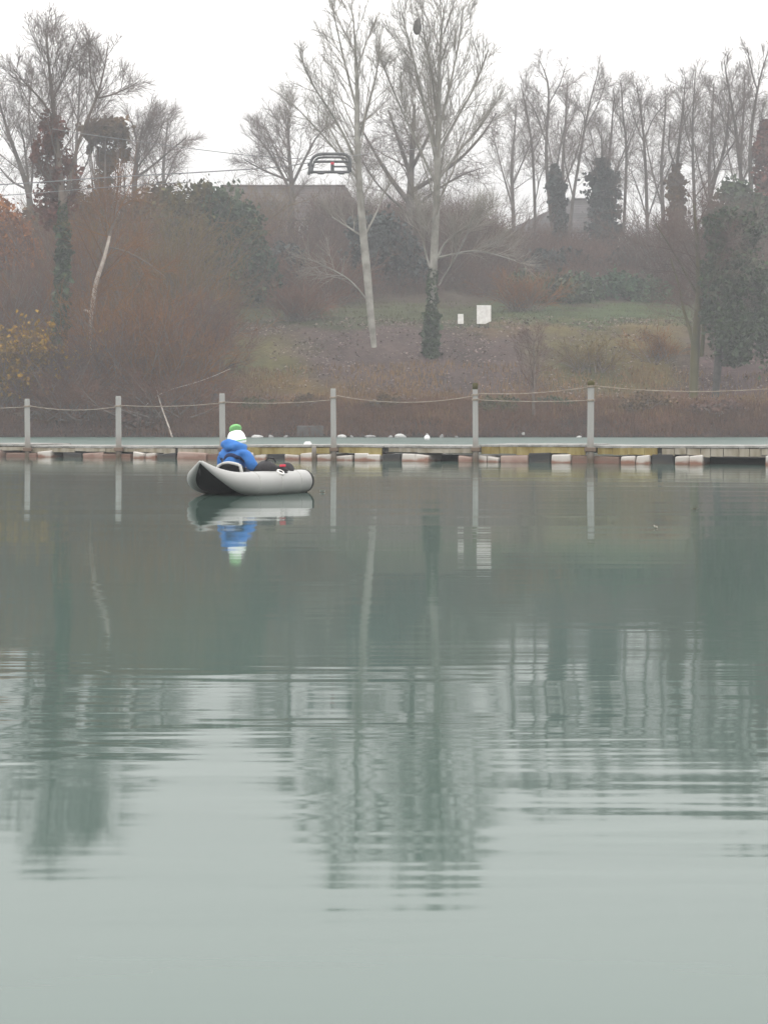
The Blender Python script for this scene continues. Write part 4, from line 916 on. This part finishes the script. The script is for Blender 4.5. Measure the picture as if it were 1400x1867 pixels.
# ------------------------------------------------------------------ pier
PB = -0.4355; PA = 36.69
def pier_pt(px, off=0.0):
    """point of the pier's front line seen at column px, moved off metres back (away from the viewer)"""
    D = PA / (1 - PB * (px - 700) / F); nrm = math.hypot(1, PB)
    return np.array(((px - 700) * D / F - PB / nrm * off, D + off / nrm)), D
PANG = math.atan(PB)
def pz(px, py): return CZ + (HY - py) * pier_pt(px)[1] / F
def pbox(a, px0, px1, o0, o1, z0, z1, org, jig=0.0, rng=None):
    p0, _ = pier_pt(px0); p1, _ = pier_pt(px1); n = np.array((-PB, 1)) / math.hypot(1, PB)
    c = [p0 + n * o0, p1 + n * o0, p1 + n * o1, p0 + n * o1]
    v = np.array([(*p, z) for z in (z0, z1) for p in c])
    if jig: v = v + rng.normal(size=v.shape) * jig
    a.add(v, [(0, 3, 2, 1), (4, 5, 6, 7), (0, 1, 5, 4), (1, 2, 6, 5), (2, 3, 7, 6), (3, 0, 4, 7)])
prng = np.random.RandomState(7)
# (deck px0, px1, deck edge row at both ends, label, fascias [(px0, px1, row0, row1, material, plank px)], floats [(px0, px1, row0, material)])
SECT = [
    (-60, 51, 808.5, 809.5, 'pier section at the left edge, its deck slightly higher', [(-60, 49, 814, 821, 'plank_pale', 40)], [(-60, 8, 822, 'float_pink'), (18, 73, 824, 'float_rust')]),
    (53, 217, 812, 813.5, 'pier section between the first and second posts from the left', [(57, 215, 815, 824, 'plank_pale', 27)], [(74, 98, 824, 'float_white'), (117, 152, 825, 'float_dark'), (153, 190, 825, 'float_pink'), (191, 244, 827, 'float_rust')]),
    (219, 404, 814, 812.5, 'pier section between the second post and the angler', [(222, 320, 817, 826, 'plank_pale', 28), (325, 402, 816, 826, 'plank_pale', 30)], [(247, 290, 826, 'float_white'), (291, 326, 828, 'float_dark'), (327, 380, 827, 'float_pink'), (381, 402, 827, 'float_rust')]),
    (406, 604, 812, 811, 'pier section behind the angler with yellow stained boards', [(408, 602, 813.5, 828, 'plank_yellow', 30)], [(440, 488, 828, 'float_white'), (489, 523, 827, 'float_dark'), (524, 575, 828, 'float_white')]),
    (608, 700, 811, 812, 'short pier section right of the fourth post, yellow boards', [(618, 697, 814, 828, 'plank_yellow', 26)], [(580, 645, 829, 'float_white'), (647, 697, 827, 'float_white')]),
    (702, 866, 812, 813, 'pier section between the dark float and the fifth post, open water below', [(709, 862, 814.5, 826, 'plank_pale', 51)], [(700, 734, 826, 'float_dark'), (735, 784, 828, 'float_white'), (837, 866, 829, 'float_pink')]),
    (874, 1070, 810.5, 810.5, 'pier section between the fifth and sixth posts', [(878, 1068, 812.5, 828, 'plank_yellow', 32)], [(867, 912, 830, 'float_white'), (914, 965, 832, 'float_pink'), (966, 1006, 828, 'float_dark'), (1007, 1043, 829, 'float_white')]),
    (1081, 1480, 812.5, 813, 'longest pier section at the right with pale gapped boards', [(1090, 1199, 814.5, 829, 'plank_yellow', 27), (1207, 1480, 817, 830, 'plank_pale', 22)],
     [(1044, 1131, 831, 'float_rust'), (1132, 1189, 830, 'float_white'), (1190, 1229, 831, 'float_dark'), (1230, 1283, 831, 'float_white'), (1395, 1460, 833, 'float_white')]),
]
for (a0, a1, r0, r1, lab, fas, flo) in SECT:
    p, D = pier_pt((a0 + a1) / 2); org = np.array((p[0], p[1], 0.0))
    root = empty('pier_section', org, lab, 'pier', 'sections of the floating pier')
    z = pz((a0 + a1) / 2, (r0 + r1) / 2)
    # deck of cross boards
    N = max(4, int((a1 - a0) / 12)); ed = np.linspace(a0, a1, N + 1)
    me_boards = []
    for k in range(N):
        d = Acc(); zz = pz((ed[k] + ed[k + 1]) / 2, r0 + (r1 - r0) * (k + .5) / N); dz = prng.uniform(-.004, .004)
        g = (ed[k + 1] - ed[k]) * 0.03
        pbox(d, ed[k] + g, ed[k + 1] - g, prng.uniform(-.05, -.03), 1.9, zz - 0.045 + dz, zz + dz, org)
        d.build('deck_board', M['wood_deck'], root, smooth=False, origin=org)
    b = Acc(); pbox(b, a0 + 1, a1 - 1, 0.03, 0.13, z - 0.17, z - 0.052, org); pbox(b, a0 + 1, a1 - 1, 1.6, 1.75, z - 0.17, z - 0.052, org); b.build('beam', M['wood_dark'], root, smooth=False, origin=org)
    for (f0, f1, y0, y1, mt, pw) in fas:
        k = max(1, int(round((f1 - f0) / pw))); e = np.linspace(f0, f1, k + 1)
        e[1:-1] += prng.uniform(-.2, .2, k - 1) * pw
        for i in range(k):
            f = Acc(); g = 1.1 if (mt == 'plank_pale' and pw < 25) else 0.35
            zt = pz(e[i], y0) - prng.uniform(0, .01); zb = pz(e[i], y1) - prng.uniform(-0.035, .035)
            pbox(f, e[i] + g * .5, e[i + 1] - g * .5, -0.028 + prng.uniform(-.008, .008), 0.02, zb, min(zt, z - .055), org, 0.003, prng)
            f.build('fascia_board', M[mt], root, smooth=False, origin=org)
    for (f0, f1, y0, mt) in flo:
        k = 2 if (f1 - f0 > 40 and mt == 'float_white') else 1; e = np.linspace(f0, f1, k + 1)
        for i in range(k):
            f = Acc(); pbox(f, e[i] + .4, e[i + 1] - .4, -0.10 + prng.uniform(-.05, .05), 0.7, -0.25, pz((f0 + f1) / 2, y0) + prng.uniform(-.02, .03), org, 0.018, prng)
            bevel(f.build('float_block', M[mt], root, smooth=False, origin=org), 0.025)
    d = Acc(); pbox(d, a0 + 4, a1 - 4, 1.0, 1.7, -0.2, 0.12, org); d.build('float_block', M['float_dark'], root, smooth=False, origin=org)
# posts
POSTS = [(50.5, 727, 10, 'first grey post of the pier, nearest the left edge'), (216.5, 722, 10.5, 'second grey post of the pier from the left'), (406, 717, 11, 'grey pier post rising behind the angler'),
         (608.5, 708, 10.5, 'grey pier post right of the angler and boat'), (867, 699, 10.5, 'pier post with mossy yellow top, left of the open pier gap step'), (1076, 695, 12.5, 'rightmost pier post, green topped')]
tops = []
for (px, top, w, lab) in POSTS:
    p, D = pier_pt(px, -0.18); D = p[1]; x = (px - 700) * D / F; zt = CZ + (HY - top) * D / F; r = w * 0.5 * D / F
    org = np.array((x, D, 0.0)); root = empty('mooring_post', org, lab, 'post', 'posts along the pier'); root.rotation_euler = (0, math.sin(px * 1.7) * 0.012, 0)
    bm = bmesh.new(); N = 12; rings = []
    for zz, rr in [(-1.5, r), (0.3, r), (1.0, r * .98), (zt - .04, r * .95), (zt, r * .8)]:
        rings.append([bm.verts.new((rr * math.cos(t * 2 * math.pi / N + 0.26), rr * math.sin(t * 2 * math.pi / N + .26), zz)) for t in range(N)])
    for i in range(len(rings) - 1):
        for t in range(N): bm.faces.new((rings[i][t], rings[i][(t + 1) % N], rings[i + 1][(t + 1) % N], rings[i + 1][t]))
    bm.faces.new(rings[-1])
    me = bpy.data.meshes.new('shaft'); bm.to_mesh(me); bm.free(); me.materials.append(M['wood_post'])
    o = bpy.data.objects.new('shaft', me); o.parent = root; COL.objects.link(o)
    a = Acc(); zc = pz(px, 818); a.box((-r * 1.5, -r * 1.25, zc - .06), (r * 1.5, r * 2.4, zc + .03)); bevel(a.build('bracket', M['float_rust'], root, smooth=False), .01)
    if px > 800:
        a = Acc(); P = np.array([(0, 0, zt - .13), (0, 0, zt - .02), (0, 0, zt + .012)]); a.tubes(P, np.array([r * 1.0, r * 1.02, r * .7]), 12, cap=True); a.build('moss_cap', M['leaf_olive'], root)
    for row in {50.5: (741,), 216.5: (740.5,), 406: (734,), 608.5: (725,), 867: (720, 729), 1076: (705, 730)}[px]:
        zl = CZ + (HY - row) * D / F; th = np.linspace(0, 4 * math.pi, 41); a = Acc()
        a.tubes(np.stack([(r + .008) * np.cos(th), (r + .008) * np.sin(th), zl - .02 + .04 * th / (4 * math.pi)], 1), np.full(41, .012), 5); a.build('lashing', M['rope'], root)
    tops.append((x, D, zt, r, px))
p, _ = pier_pt(572, -0.9); a = Acc(); D = p[1]; x = (572.5 - 700) * D / F; a.tubes(np.array([(0, 0, -1.0), (0, 0, .2), (0, 0, CZ + (HY - 813) * D / F - .02), (0, 0, CZ + (HY - 813) * D / F)]), np.array([.055, .055, .052, .04]), 10, cap=True)
o = a.build('mooring_stake', M['wood_post']); o.location = (x, D, 0); tag(o, 'short pale stake in the water by the yellow boards, right of the boat', 'stake')
# ropes strung post to post
def rope(label, A, B, sag, r=0.0095):
    t = np.linspace(0, 1, 24)[:, None]; P = np.array(A) * (1 - t) + np.array(B) * t; P[:, 2] -= sag * 4 * (t * (1 - t))[:, 0]
    a = Acc(); a.tubes(P, np.full(24, r), 5, cap=True); tag(a.build('rope', M['rope'], origin=P[0]), label, 'rope', 'ropes along the pier posts')
def at(i, row, side=0):
    x, D, zt, r, px = tops[i]; return (x + side * r, D - r * 0.6, CZ + (HY - row) * D / F)
def off(px, row):
    p, D = pier_pt(px, -.18); return (p[0], p[1], CZ + (HY - row) * p[1] / F)
rope('rope from the left edge to the first post', off(-150, 740), at(0, 742, -1), .05)
rope('slack rope between the first and second posts', at(0, 740, 1), at(1, 742, -1), .09)
rope('rope between the second post and the one behind the angler', at(1, 739, 1), at(2, 735, -1), .05)
rope('rope above the angler, between the third and fourth posts', at(2, 733, 1), at(3, 729, -1), .05)
rope('slack rope between the fourth and fifth posts', at(3, 721, 1), at(4, 722, -1), .15)
rope('upper rope between the two mossy topped posts', at(4, 717, 1), at(5, 706, -1), .06)
rope('lower rope between the two mossy topped posts', at(4, 729, 1), at(5, 730, -1), .03)
rope('rope from the rightmost post out past the right edge', at(5, 703, 1), off(1560, 690), .19)
# small white block on the deck
p, D = pier_pt(552.5, 0.25); z = pz(561, 811.2) ; a = Acc()
bm = bmesh.new()
a.box((-.085, -.05, 0.002), (.085, .05, .05)); a.box((-.06, -.04, .05), (.06, .04, .075)); bm.free()
o = bevel(a.build('deck_block', M['buoy_white'], smooth=False), .012); o.location = (p[0], p[1], z); o.rotation_euler = (0, 0, PANG); tag(o, 'small white block lying on the pier deck right of the angler', 'block')

# ------------------------------------------------------------------ buoy and floating leaves
D = 74.0; x = (778.5 - 700) * D / F
root = empty('buoy', (x, D, 0), 'white ball buoy floating behind the pier', 'buoy')
bm = bmesh.new(); bmesh.ops.create_uvsphere(bm, u_segments=20, v_segments=14, radius=0.135)
me = bpy.data.meshes.new('ball'); bm.to_mesh(me); bm.free(); me.materials.append(M['buoy_white'])
for q in me.polygons: q.use_smooth = True
o = bpy.data.objects.new('ball', me); o.parent = root; o.location = (0, 0, .10); COL.objects.link(o)
a = Acc(); th = np.linspace(0, 2 * math.pi, 17); a.tubes(np.stack([.035 * np.cos(th), np.zeros(17), .26 + .035 * np.sin(th)], 1), np.full(17, .011), 6); a.build('eye_ring', M['buoy_white'], root)
for px, py, s, lab, mt in [(587.5, 897.5, .035, 'pale curled leaf afloat right of the boat', 'sign_white'), (1195, 963, .03, 'tiny pale leaf afloat on open water at the right', 'dead_wood'), (1266, 930, .03, 'tiny tan leaf afloat near the right edge', 'dead_wood')]:
    D = F * CZ / (py - HY); a = Acc(); n = 7
    u = np.linspace(-1, 1, n); wv = np.sqrt(np.clip(1 - u ** 2, 0, 1)) * .55
    v = [(ui * s, -wi * s, .006 + .5 * s * ui * ui) for ui, wi in zip(u, wv)] + [(ui * s, 0, .004 + .3 * s * ui * ui) for ui in u] + [(ui * s, wi * s, .012 + .9 * s * wi) for ui, wi in zip(u, wv)]
    a.add(v, [(k * n + i, k * n + i + 1, (k + 1) * n + i + 1, (k + 1) * n + i) for k in range(2) for i in range(n - 1)])
    o = a.build('floating_leaf', M[mt]); o.location = ((px - 700) * D / F, D, 0); o.rotation_euler = (0, 0, px); tag(o, lab, 'leaf')

# ------------------------------------------------------------------ inflatable boat
TH = R_(35)
BX, BY = (366 - 700) * 19.7 / F, 19.7
# local frame: +X forward along the boat, -Y to the viewer's right (near tube), Z up
BROT = math.pi / 2 - TH
boat = empty('inflatable_boat', (BX, BY, 0), 'grey inflatable boat with raised pointed black stern', 'boat', None, BROT)
BL = 1.62
def fB(s): return np.interp(s, [0, .04, .10, .18, .30, .45, .65, 1.2, BL], [0.012, .09, .19, .28, .34, .36, .365, .36, .335])
def fR(s): return np.interp(s, [0, .05, .12, .22, .35, .5, .7, 1.3, BL], [.020, .040, .064, .098, .130, .148, .156, .156, .150])
def fZ(s): return np.interp(s, [0, .05, .12, .22, .35, .5, .7, BL], [.425, .345, .275, .212, .168, .150, .142, .146])
ss = np.concatenate([np.linspace(0, .7, 26), np.linspace(.76, BL, 14)])
def smoothed(v):
    v = np.array(v, float)
    for _ in range(3): v[1:-1] = .25 * v[:-2] + .5 * v[1:-1] + .25 * v[2:]
    return v
sb, sr, sz = smoothed(fB(ss)), smoothed(fR(ss)), smoothed(fZ(ss))
for side in (-1, 1):
    e = np.linspace(0, 1, 7)[1:]
    sx = np.concatenate([[-0.012], ss, BL + e * .12]); by = np.concatenate([[sb[0] * .6], sb, np.full(6, sb[-1])]); rr = np.concatenate([[.004], sr, sr[-1] * np.sqrt(np.clip(1 - (e * .92) ** 2, 0, 1))]); zz = np.concatenate([[sz[0]], sz, np.full(6, sz[-1])])
    a = Acc(); a.tubes(np.stack([sx, side * by, zz], 1), rr, 24, cap=True); a.build('side_tube', M['tube_grey'], boat)
    a = Acc(); e2 = np.linspace(.15, 1, 6); a.tubes(np.stack([BL + e2 * .128, np.full(6, side * sb[-1]), np.full(6, sz[-1])], 1), sr[-1] * np.sqrt(np.clip(1 - (e2 * .9) ** 2, 0, 1)) + .006, 24, cap=True); a.build('end_cap', M['hull_black'], boat)
    # seam rim along the inner top edge and along the hull joint
    k = slice(0, 30)
    a = Acc(); a.tubes(np.stack([ss[k], side * (sb[k] - sr[k] * .55), sz[k] - sr[k] * .80], 1), np.full(30, .011), 6); a.build('hull_seam', M['hull_black'], boat)
# black hull skin between the tubes, rising to the stern point
vs = np.linspace(-1, 1, 13); a = Acc(); rows = []
for s, b, r, z in zip(ss, sb, sr, sz):
    edge = np.stack([np.full(13, s), vs * (b + r * .15), z - r * (.62 + .45 * (1 - vs ** 2)) ], 1)
    rows.append(edge)
V = np.concatenate(rows); n = len(rows)
a.add(V, [(i * 13 + j, i * 13 + j + 1, (i + 1) * 13 + j + 1, (i + 1) * 13 + j) for i in range(n - 1) for j in range(12)])
a.build('hull', M['hull_black'], boat)
a = Acc(); a.tubes(np.array([(-.02, 0, .345), (-.025, 0, .30), (-.01, 0, .25)]), np.array([.008, .012, .007]), 8, cap=True); a.build('tow_ring', M['hull_black'], boat)
# welded seams round the tubes, carrying handles and a grab line
for side in (-1, 1):
    for s0 in (0.55, 0.98, 1.40):
        b_, r_, z_ = (np.interp(s0, ss, q_) for q_ in (sb, sr, sz)); th = np.linspace(-1.2, 2.6, 26)
        a = Acc(); a.tubes(np.stack([np.full(26, s0), side * (b_ + (r_ + .001) * np.cos(th)), z_ + (r_ + .001) * np.sin(th)], 1), np.full(26, .0035), 5); a.build('tube_seam', M['trim_grey'], boat)
# cockpit floor
a = Acc(); rows = [np.stack([np.full(7, s), np.linspace(-1, 1, 7) * b, np.full(7, max(.075, z - r * .35))], 1) for s, b, r, z in zip(ss, sb, sr, sz)][10:]
V = np.concatenate(rows); a.add(V, [(i * 7 + j, i * 7 + j + 1, (i + 1) * 7 + j + 1, (i + 1) * 7 + j) for i in range(len(rows) - 1) for j in range(6)]); a.build('floor', M['hull_black'], boat)
a = Acc(); a.box((BL - .12, -.33, .06), (BL - .02, .33, .26)); bevel(a.build('thwart', M['hull_black'], boat, smooth=False), .04, 3)
# seat : cushion and a raked back panel with a grey rim
a = Acc(); a.box((.48, -.19, .07), (.88, .19, .15)); seat = bevel(a.build('seat', M['hull_black'], boat, smooth=False), .03, 3)
def back_pt(u, v, d=0): return np.array((.56 - .05 * v - d, u * (.225 - .045 * v) - .03, .14 + .265 * v))
a = Acc(); nu, nv = 9, 7; V = []
for d in (0, .035):
    for i in range(nu):
        for j in range(nv):
            u = -1 + 2 * i / (nu - 1); v = j / (nv - 1); vv = v * (1 - .16 * u * u); V.append(back_pt(u, vv, d + .04 * (1 - u * u) - (.04)))
q = []
for k in range(2):
    for i in range(nu - 1):
        for j in range(nv - 1):
            f = [k * 63 + i * 7 + j, k * 63 + (i + 1) * 7 + j, k * 63 + (i + 1) * 7 + j + 1, k * 63 + i * 7 + j + 1]; q.append(f if k else f[::-1])
edge = [i * 7 for i in range(9)] + [56 + j for j in range(1, 7)] + [i * 7 + 6 for i in range(7, -1, -1)] + [j for j in range(5, 0, -1)]
for i in range(len(edge)): q.append([edge[i], edge[(i + 1) % len(edge)], edge[(i + 1) % len(edge)] + 63, edge[i] + 63])
a.add(V, q); a.build('seat_back', M['hull_black'], boat)
pts = [back_pt(-1, t * .84, .02) for t in np.linspace(0, 1, 8)] + [back_pt(u, 1 - .16 * u * u, .02 + .04 * (1 - u * u) - .04) for u in np.linspace(-.92, .92, 12)] + [back_pt(1, t * .84, .02) for t in np.linspace(1, 0, 8)]
pts = np.array(pts); a = Acc(); a.tubes(smooth_line(np.column_stack([pts, np.full(len(pts), .021)]), 40)[:, :3], np.full(40, .021), 8, cap=True); a.build('seat_rim', M['trim_grey'], boat)
# air valve on the near tube
a = Acc(); s0 = 1.02; vb = -np.interp(s0, ss, sb); vr = np.interp(s0, ss, sr); vz = np.interp(s0, ss, sz); an = R_(58)
nn = np.array((0, -math.cos(an), math.sin(an))); c = np.array((s0, vb, vz)) + nn * (vr + .004); t1 = np.array((1., 0, 0)); t2 = np.cross(nn, t1); th = np.linspace(0, 2 * math.pi, 25)
a.tubes(c + .042 * (np.cos(th)[:, None] * t1 + np.sin(th)[:, None] * t2), np.full(25, .016), 8); vv = a.build('air_valve', M['sign_white'], boat)
a = Acc(); a.tubes(np.stack([c - nn * .008, c + nn * .01, c + nn * .016]), np.array([.034, .034, .022]), 14, cap=True); a.build('valve_cap', M['hull_black'], vv)

# ------------------------------------------------------------------ bag on the side tube
def B2W(p):
    c, s_ = math.cos(BROT), math.sin(BROT); p = np.asarray(p, float)
    return np.array((BX + p[0] * c - p[1] * s_, BY + p[0] * s_ + p[1] * c, p[2]))
bg = empty('bag', B2W((1.12, -.28, .22)), 'black soft bag with a red tab lying across the boat side', 'bag', None, BROT)
def lump(parent, name, loc, sc, mat, seed, amp=.18, sub=3, rot=(0, 0, 0)):
    me = blob_mesh(seed, amp, sub); me.materials.append(M[mat])
    for q in me.polygons: q.use_smooth = True
    o = bpy.data.objects.new(name, me); COL.objects.link(o); o.parent = parent; o.location = loc; o.scale = sc; o.rotation_euler = rot; return o
lump(bg, 'bag_body', (-.17, .02, .09), (.19, .14, .135), 'bag_black', 3)
lump(bg, 'side_pocket', (.02, -.02, .06), (.14, .12, .085), 'bag_black', 8)
lump(bg, 'side_pocket', (.20, -.03, .07), (.12, .11, .10), 'bag_black', 12)
lump(bg, 'flap', (-.02, -.12, .015), (.15, .045, .07), 'bag_black', 15, rot=(.5, 0, 0))
a = Acc(); a.box((-.06, -.135, .125), (.05, -.115, .155)); bevel(a.build('tab', M['red'], bg, smooth=False), .006)
th = np.linspace(0, math.pi, 14); a = Acc(); a.tubes(np.stack([-.10 + .10 * np.cos(th), np.full(14, .0), .18 + .06 * np.sin(th)], 1), np.full(14, .010), 6); a.build('handle', M['bag_black'], bg)

# ------------------------------------------------------------------ the angler
ang = empty('person', B2W((.71, .07, .135)), 'seated person in a blue hooded jacket and white hat with green bobble, seen from behind', 'person', None, BROT)
def skin(name, V, E, Rr, mat, parent, sub=2):
    me = bpy.data.meshes.new(name); me.from_pydata([tuple(v) for v in V], E, []); me.update()
    o = bpy.data.objects.new(name, me); COL.objects.link(o)
    m = o.modifiers.new('skin', 'SKIN'); m.use_smooth_shade = True
    for i, d in enumerate(me.skin_vertices[0].data):
        r = Rr[i]; d.radius = r if isinstance(r, tuple) else (r, r); d.use_root = (i == 0)
    s = o.modifiers.new('sub', 'SUBSURF'); s.levels = sub; s.render_levels = sub
    dg = bpy.context.evaluated_depsgraph_get(); nm = bpy.data.meshes.new_from_object(o.evaluated_get(dg))
    bpy.data.objects.remove(o)
    nm.name = name; nm.materials.clear(); nm.materials.append(M[mat])
    for q in nm.polygons: q.use_smooth = True
    o = bpy.data.objects.new(name, nm); COL.objects.link(o); o.parent = parent; return o
# body : pelvis, spine, neck, head, arms, hands with fingers, legs (local: X forward, Z up, origin on the seat)
bV = [(0, 0, .08), (.0, 0, .18), (.02, 0, .29), (.03, 0, .38), (.045, 0, .455), (.06, 0, .53), (.065, 0, .60), (.06, 0, .655)]
bE = [(i, i + 1) for i in range(7)]
bR = [(.08, .10), (.07, .09), (.07, .09), (.06, .09), .042, (.075, .07), (.088, .078), (.055, .052)]
for s in (-1, 1):
    i = len(bV); bV += [(.03, s * .15, .37), (.04, s * .235, .285), (.085, s * .255, .195), (.20, s * .215, .185), (.31, s * .168, .197), (.355, s * .155, .20)]
    bE += [(3, i), (i, i + 1), (i + 1, i + 2), (i + 2, i + 3), (i + 3, i + 4), (i + 4, i + 5)]; bR += [.036, .034, .032, .028, .022, (.030, .016)]
    p = i + 5
    for k, (dy, L) in enumerate([(-.024, .048), (-.008, .056), (.008, .052), (.023, .042)]):
        j = len(bV); bV += [(.385, s * .155 + dy, .203), (.385 + L * .6, s * .155 + dy, .195), (.385 + L * .75, s * .155 + dy, .172)]; bE += [(p, j), (j, j + 1), (j + 1, j + 2)]; bR += [.009, .008, .007]
    j = len(bV); bV += [(.345, s * .155 - s * .036, .20), (.375, s * .155 - s * .05, .19)]; bE += [(p, j), (j, j + 1)]; bR += [.010, .008]
    i = len(bV); bV += [(.10, s * .10, .06), (.40, s * .13, .14), (.68, s * .12, .02), (.76, s * .12, .03), (.80, s * .12, .07)]; bE += [(0, i), (i, i + 1), (i + 1, i + 2), (i + 2, i + 3), (i + 3, i + 4)]; bR += [.075, .058, .038, .036, .025]
skin('body', bV, bE, bR, 'skin', ang)
# face on the far side: nose, eyes, mouth, ears
fa = Acc()
def ball(a, c, r, n=8):
    bm = bmesh.new(); bmesh.ops.create_uvsphere(bm, u_segments=n * 2, v_segments=n, radius=1); v = np.array([x.co[:] for x in bm.verts]) * np.array(r) + np.array(c)
    bm.faces.ensure_lookup_table(); q = [[x.index for x in f.verts] for f in bm.faces if len(f.verts) == 4]; t = [[x.index for x in f.verts] for f in bm.faces if len(f.verts) == 3]; bm.free(); a.add(v, q, t)
ball(fa, (.150, 0, .585), (.016, .011, .018)); ball(fa, (.065, .082, .585), (.018, .010, .026)); ball(fa, (.065, -.082, .585), (.018, .010, .026)); fa.build('nose_and_ears', M['skin'], ang)
for s in (-1, 1): e = Acc(); ball(e, (.136, s * .030, .605), (.008, .013, .007)); e.build('eye', M['glass_dark'], ang)
e = Acc(); ball(e, (.134, 0, .553), (.006, .022, .005)); e.build('mouth', M['red'], ang)
e = Acc(); ball(e, (.045, 0, .59), (.086, .083, .075)); e.build('hair', M['hair'], ang)
# trousers and boots
tV = [(0, 0, .075)]; tE = []; tR = [(.12, .14)]
for s in (-1, 1):
    i = len(tV); tV += [(.11, s * .10, .065), (.40, s * .13, .145), (.62, s * .12, .045)]; tE += [(0, i), (i, i + 1), (i + 1, i + 2)]; tR += [.088, .070, .055]
skin('trousers', tV, tE, tR, 'trousers', ang)
for s in (-1, 1): skin('boot', [(.63, s * .12, .05), (.70, s * .12, .025), (.77, s * .12, .04), (.815, s * .12, .085)], [(0, 1), (1, 2), (2, 3)], [.05, .046, .042, .03], 'hull_black', ang)
# jacket : torso and sleeves, padded
jV = [(-.01, 0, .06), (-.005, 0, .17), (.015, 0, .29), (.03, 0, .385), (.04, 0, .445)]; jE = [(i, i + 1) for i in range(4)]; jR = [(.13, .18), (.135, .185), (.13, .185), (.11, .165), (.08, .10)]
for s in (-1, 1):
    i = len(jV); jV += [(.03, s * .165, .385), (.04, s * .235, .285), (.085, s * .255, .195), (.20, s * .215, .185), (.295, s * .175, .195)]; jE += [(3, i), (i, i + 1), (i + 1, i + 2), (i + 2, i + 3), (i + 3, i + 4)]; jR += [.080, .078, .074, .055, .04]
jk = skin('jacket', jV, jE, jR, 'jacket', ang)
me = jk.data
for v in me.vertices:   # quilting folds of a padded coat
    n = v.normal; k = .006 * math.sin(v.co.z * 70 + 3 * math.sin(v.co.y * 14)) + .005 * math.sin(v.co.y * 45 + v.co.z * 25); v.co = v.co + n * k
# hood lying on the shoulders, wrapping the neck
hV = [(.135, 0, .455), (.10, .095, .455), (.02, .135, .47), (-.055, .085, .485), (-.075, 0, .485), (-.055, -.085, .485), (.02, -.135, .47), (.10, -.095, .455)]
hd = skin('hood', hV, [(i, (i + 1) % 8) for i in range(8)], [.045, .055, .068, .08, .086, .08, .068, .055], 'jacket', ang)
for v in hd.data.vertices:
    v.co = v.co + v.normal * (.008 * math.sin(v.co.z * 60 + v.co.y * 30) + .006 * math.sin(v.co.y * 55)); v.co.z += .02 * (v.co.y / .15) 
# dark stripes and straps on the coat back, lifted clear of the cloth by casting onto it
from mathutils.bvhtree import BVHTree
dgj = BVHTree.FromPolygons([v.co[:] for v in me.vertices], [p.vertices[:] for p in me.polygons])
def strap(name, mat, pts, wd, th=.006):
    L = smooth_line(np.array([(y, z, 0) for y, z in pts], float), 22); top, nor = [], []
    for y, z, _ in L:
        h = dgj.ray_cast(Vector((-1, y, z)), Vector((1, 0, 0)))
        if h[0] is None: continue
        top.append(np.array(h[0])); nor.append(np.array(h[1]))
    if len(top) < 4: return
    P = np.array(top); N = unit(np.array(nor)); T = unit(np.gradient(P, axis=0)); S = unit(np.cross(N, T))
    a = Acc(); n = len(P); V = np.concatenate([P - S * wd + N * .001, P - S * wd + N * th, P + S * wd + N * th, P + S * wd + N * .001])
    a.add(V, [(k * n + i, k * n + i + 1, ((k + 1) % 4) * n + i + 1, ((k + 1) % 4) * n + i) for k in range(4) for i in range(n - 1)]); a.build(name, M[mat], ang)
# viewed from behind, the wearer's right is at -Y, the viewer's right
strap('stripe', 'jacket_dark', [(.05, .30), (.03, .335), (-.01, .365), (-.07, .368), (-.13, .345), (-.195, .29)], .024)
strap('stripe', 'jacket_dark', [(.20, .345), (.16, .33), (.12, .31), (.09, .295)], .022)
strap('strap', 'strap', [(.10, .315), (.085, .27), (.055, .245), (.03, .225)], .020)
strap('belt', 'jacket_dark', [(.09, .235), (.04, .232), (-.02, .235), (-.06, .24)], .024)
# hat : knitted, white with pale green bands and a green bobble top
ht = empty('hat', B2W((.71 + .05, .07, .135 + .59)), 'white knitted hat with green bobble on the person in the boat', 'hat', None, BROT)
def dome(name, z0, z1, mat, f, wav=0.0):
    a = Acc(); n = 9; N = 28; V = []
    for i in range(n):
        z = z0 + (z1 - z0) * i / (n - 1); r = f(z)
        for k in range(N):
            t = 2 * math.pi * k / N; rr = r * (1 + wav * math.cos(14 * t)); V.append((rr * 1.06 * math.cos(t), rr * math.sin(t), z))
    q = [(i * N + k, i * N + (k + 1) % N, (i + 1) * N + (k + 1) % N, (i + 1) * N + k) for i in range(n - 1) for k in range(N)]
    a.add(V, q); return a.build(name, M[mat], ht)
prof = lambda z: float(np.interp(z, [-.075, -.05, -.02, .02, .05, .075, .09, .10], [.106, .112, .112, .106, .092, .072, .05, .02]))
dome('brim', -.078, -.018, 'hat_white', lambda z: prof(z) + .007, .02); dome('hat_band', -.020, .030, 'hat_white', prof, .012); dome('hat_crown', .028, .10, 'hat_white', lambda z: prof(z) + .001, .012)
for z in (-.045,): 
    a = Acc(); th = np.linspace(0, 2 * math.pi, 29); r = prof(z) + .006; a.tubes(np.stack([r * 1.07 * np.cos(th), r * 1.02 * np.sin(th), np.full(29, z)], 1), np.full(29, .006), 6); a.build('knit_stripe', M['hat_green'], ht)
lump(ht, 'bobble', (-.004, 0, .116), (.066, .068, .058), 'hat_green', 21, .20)
ht.rotation_euler = (R_(-7), R_(-6), BROT)
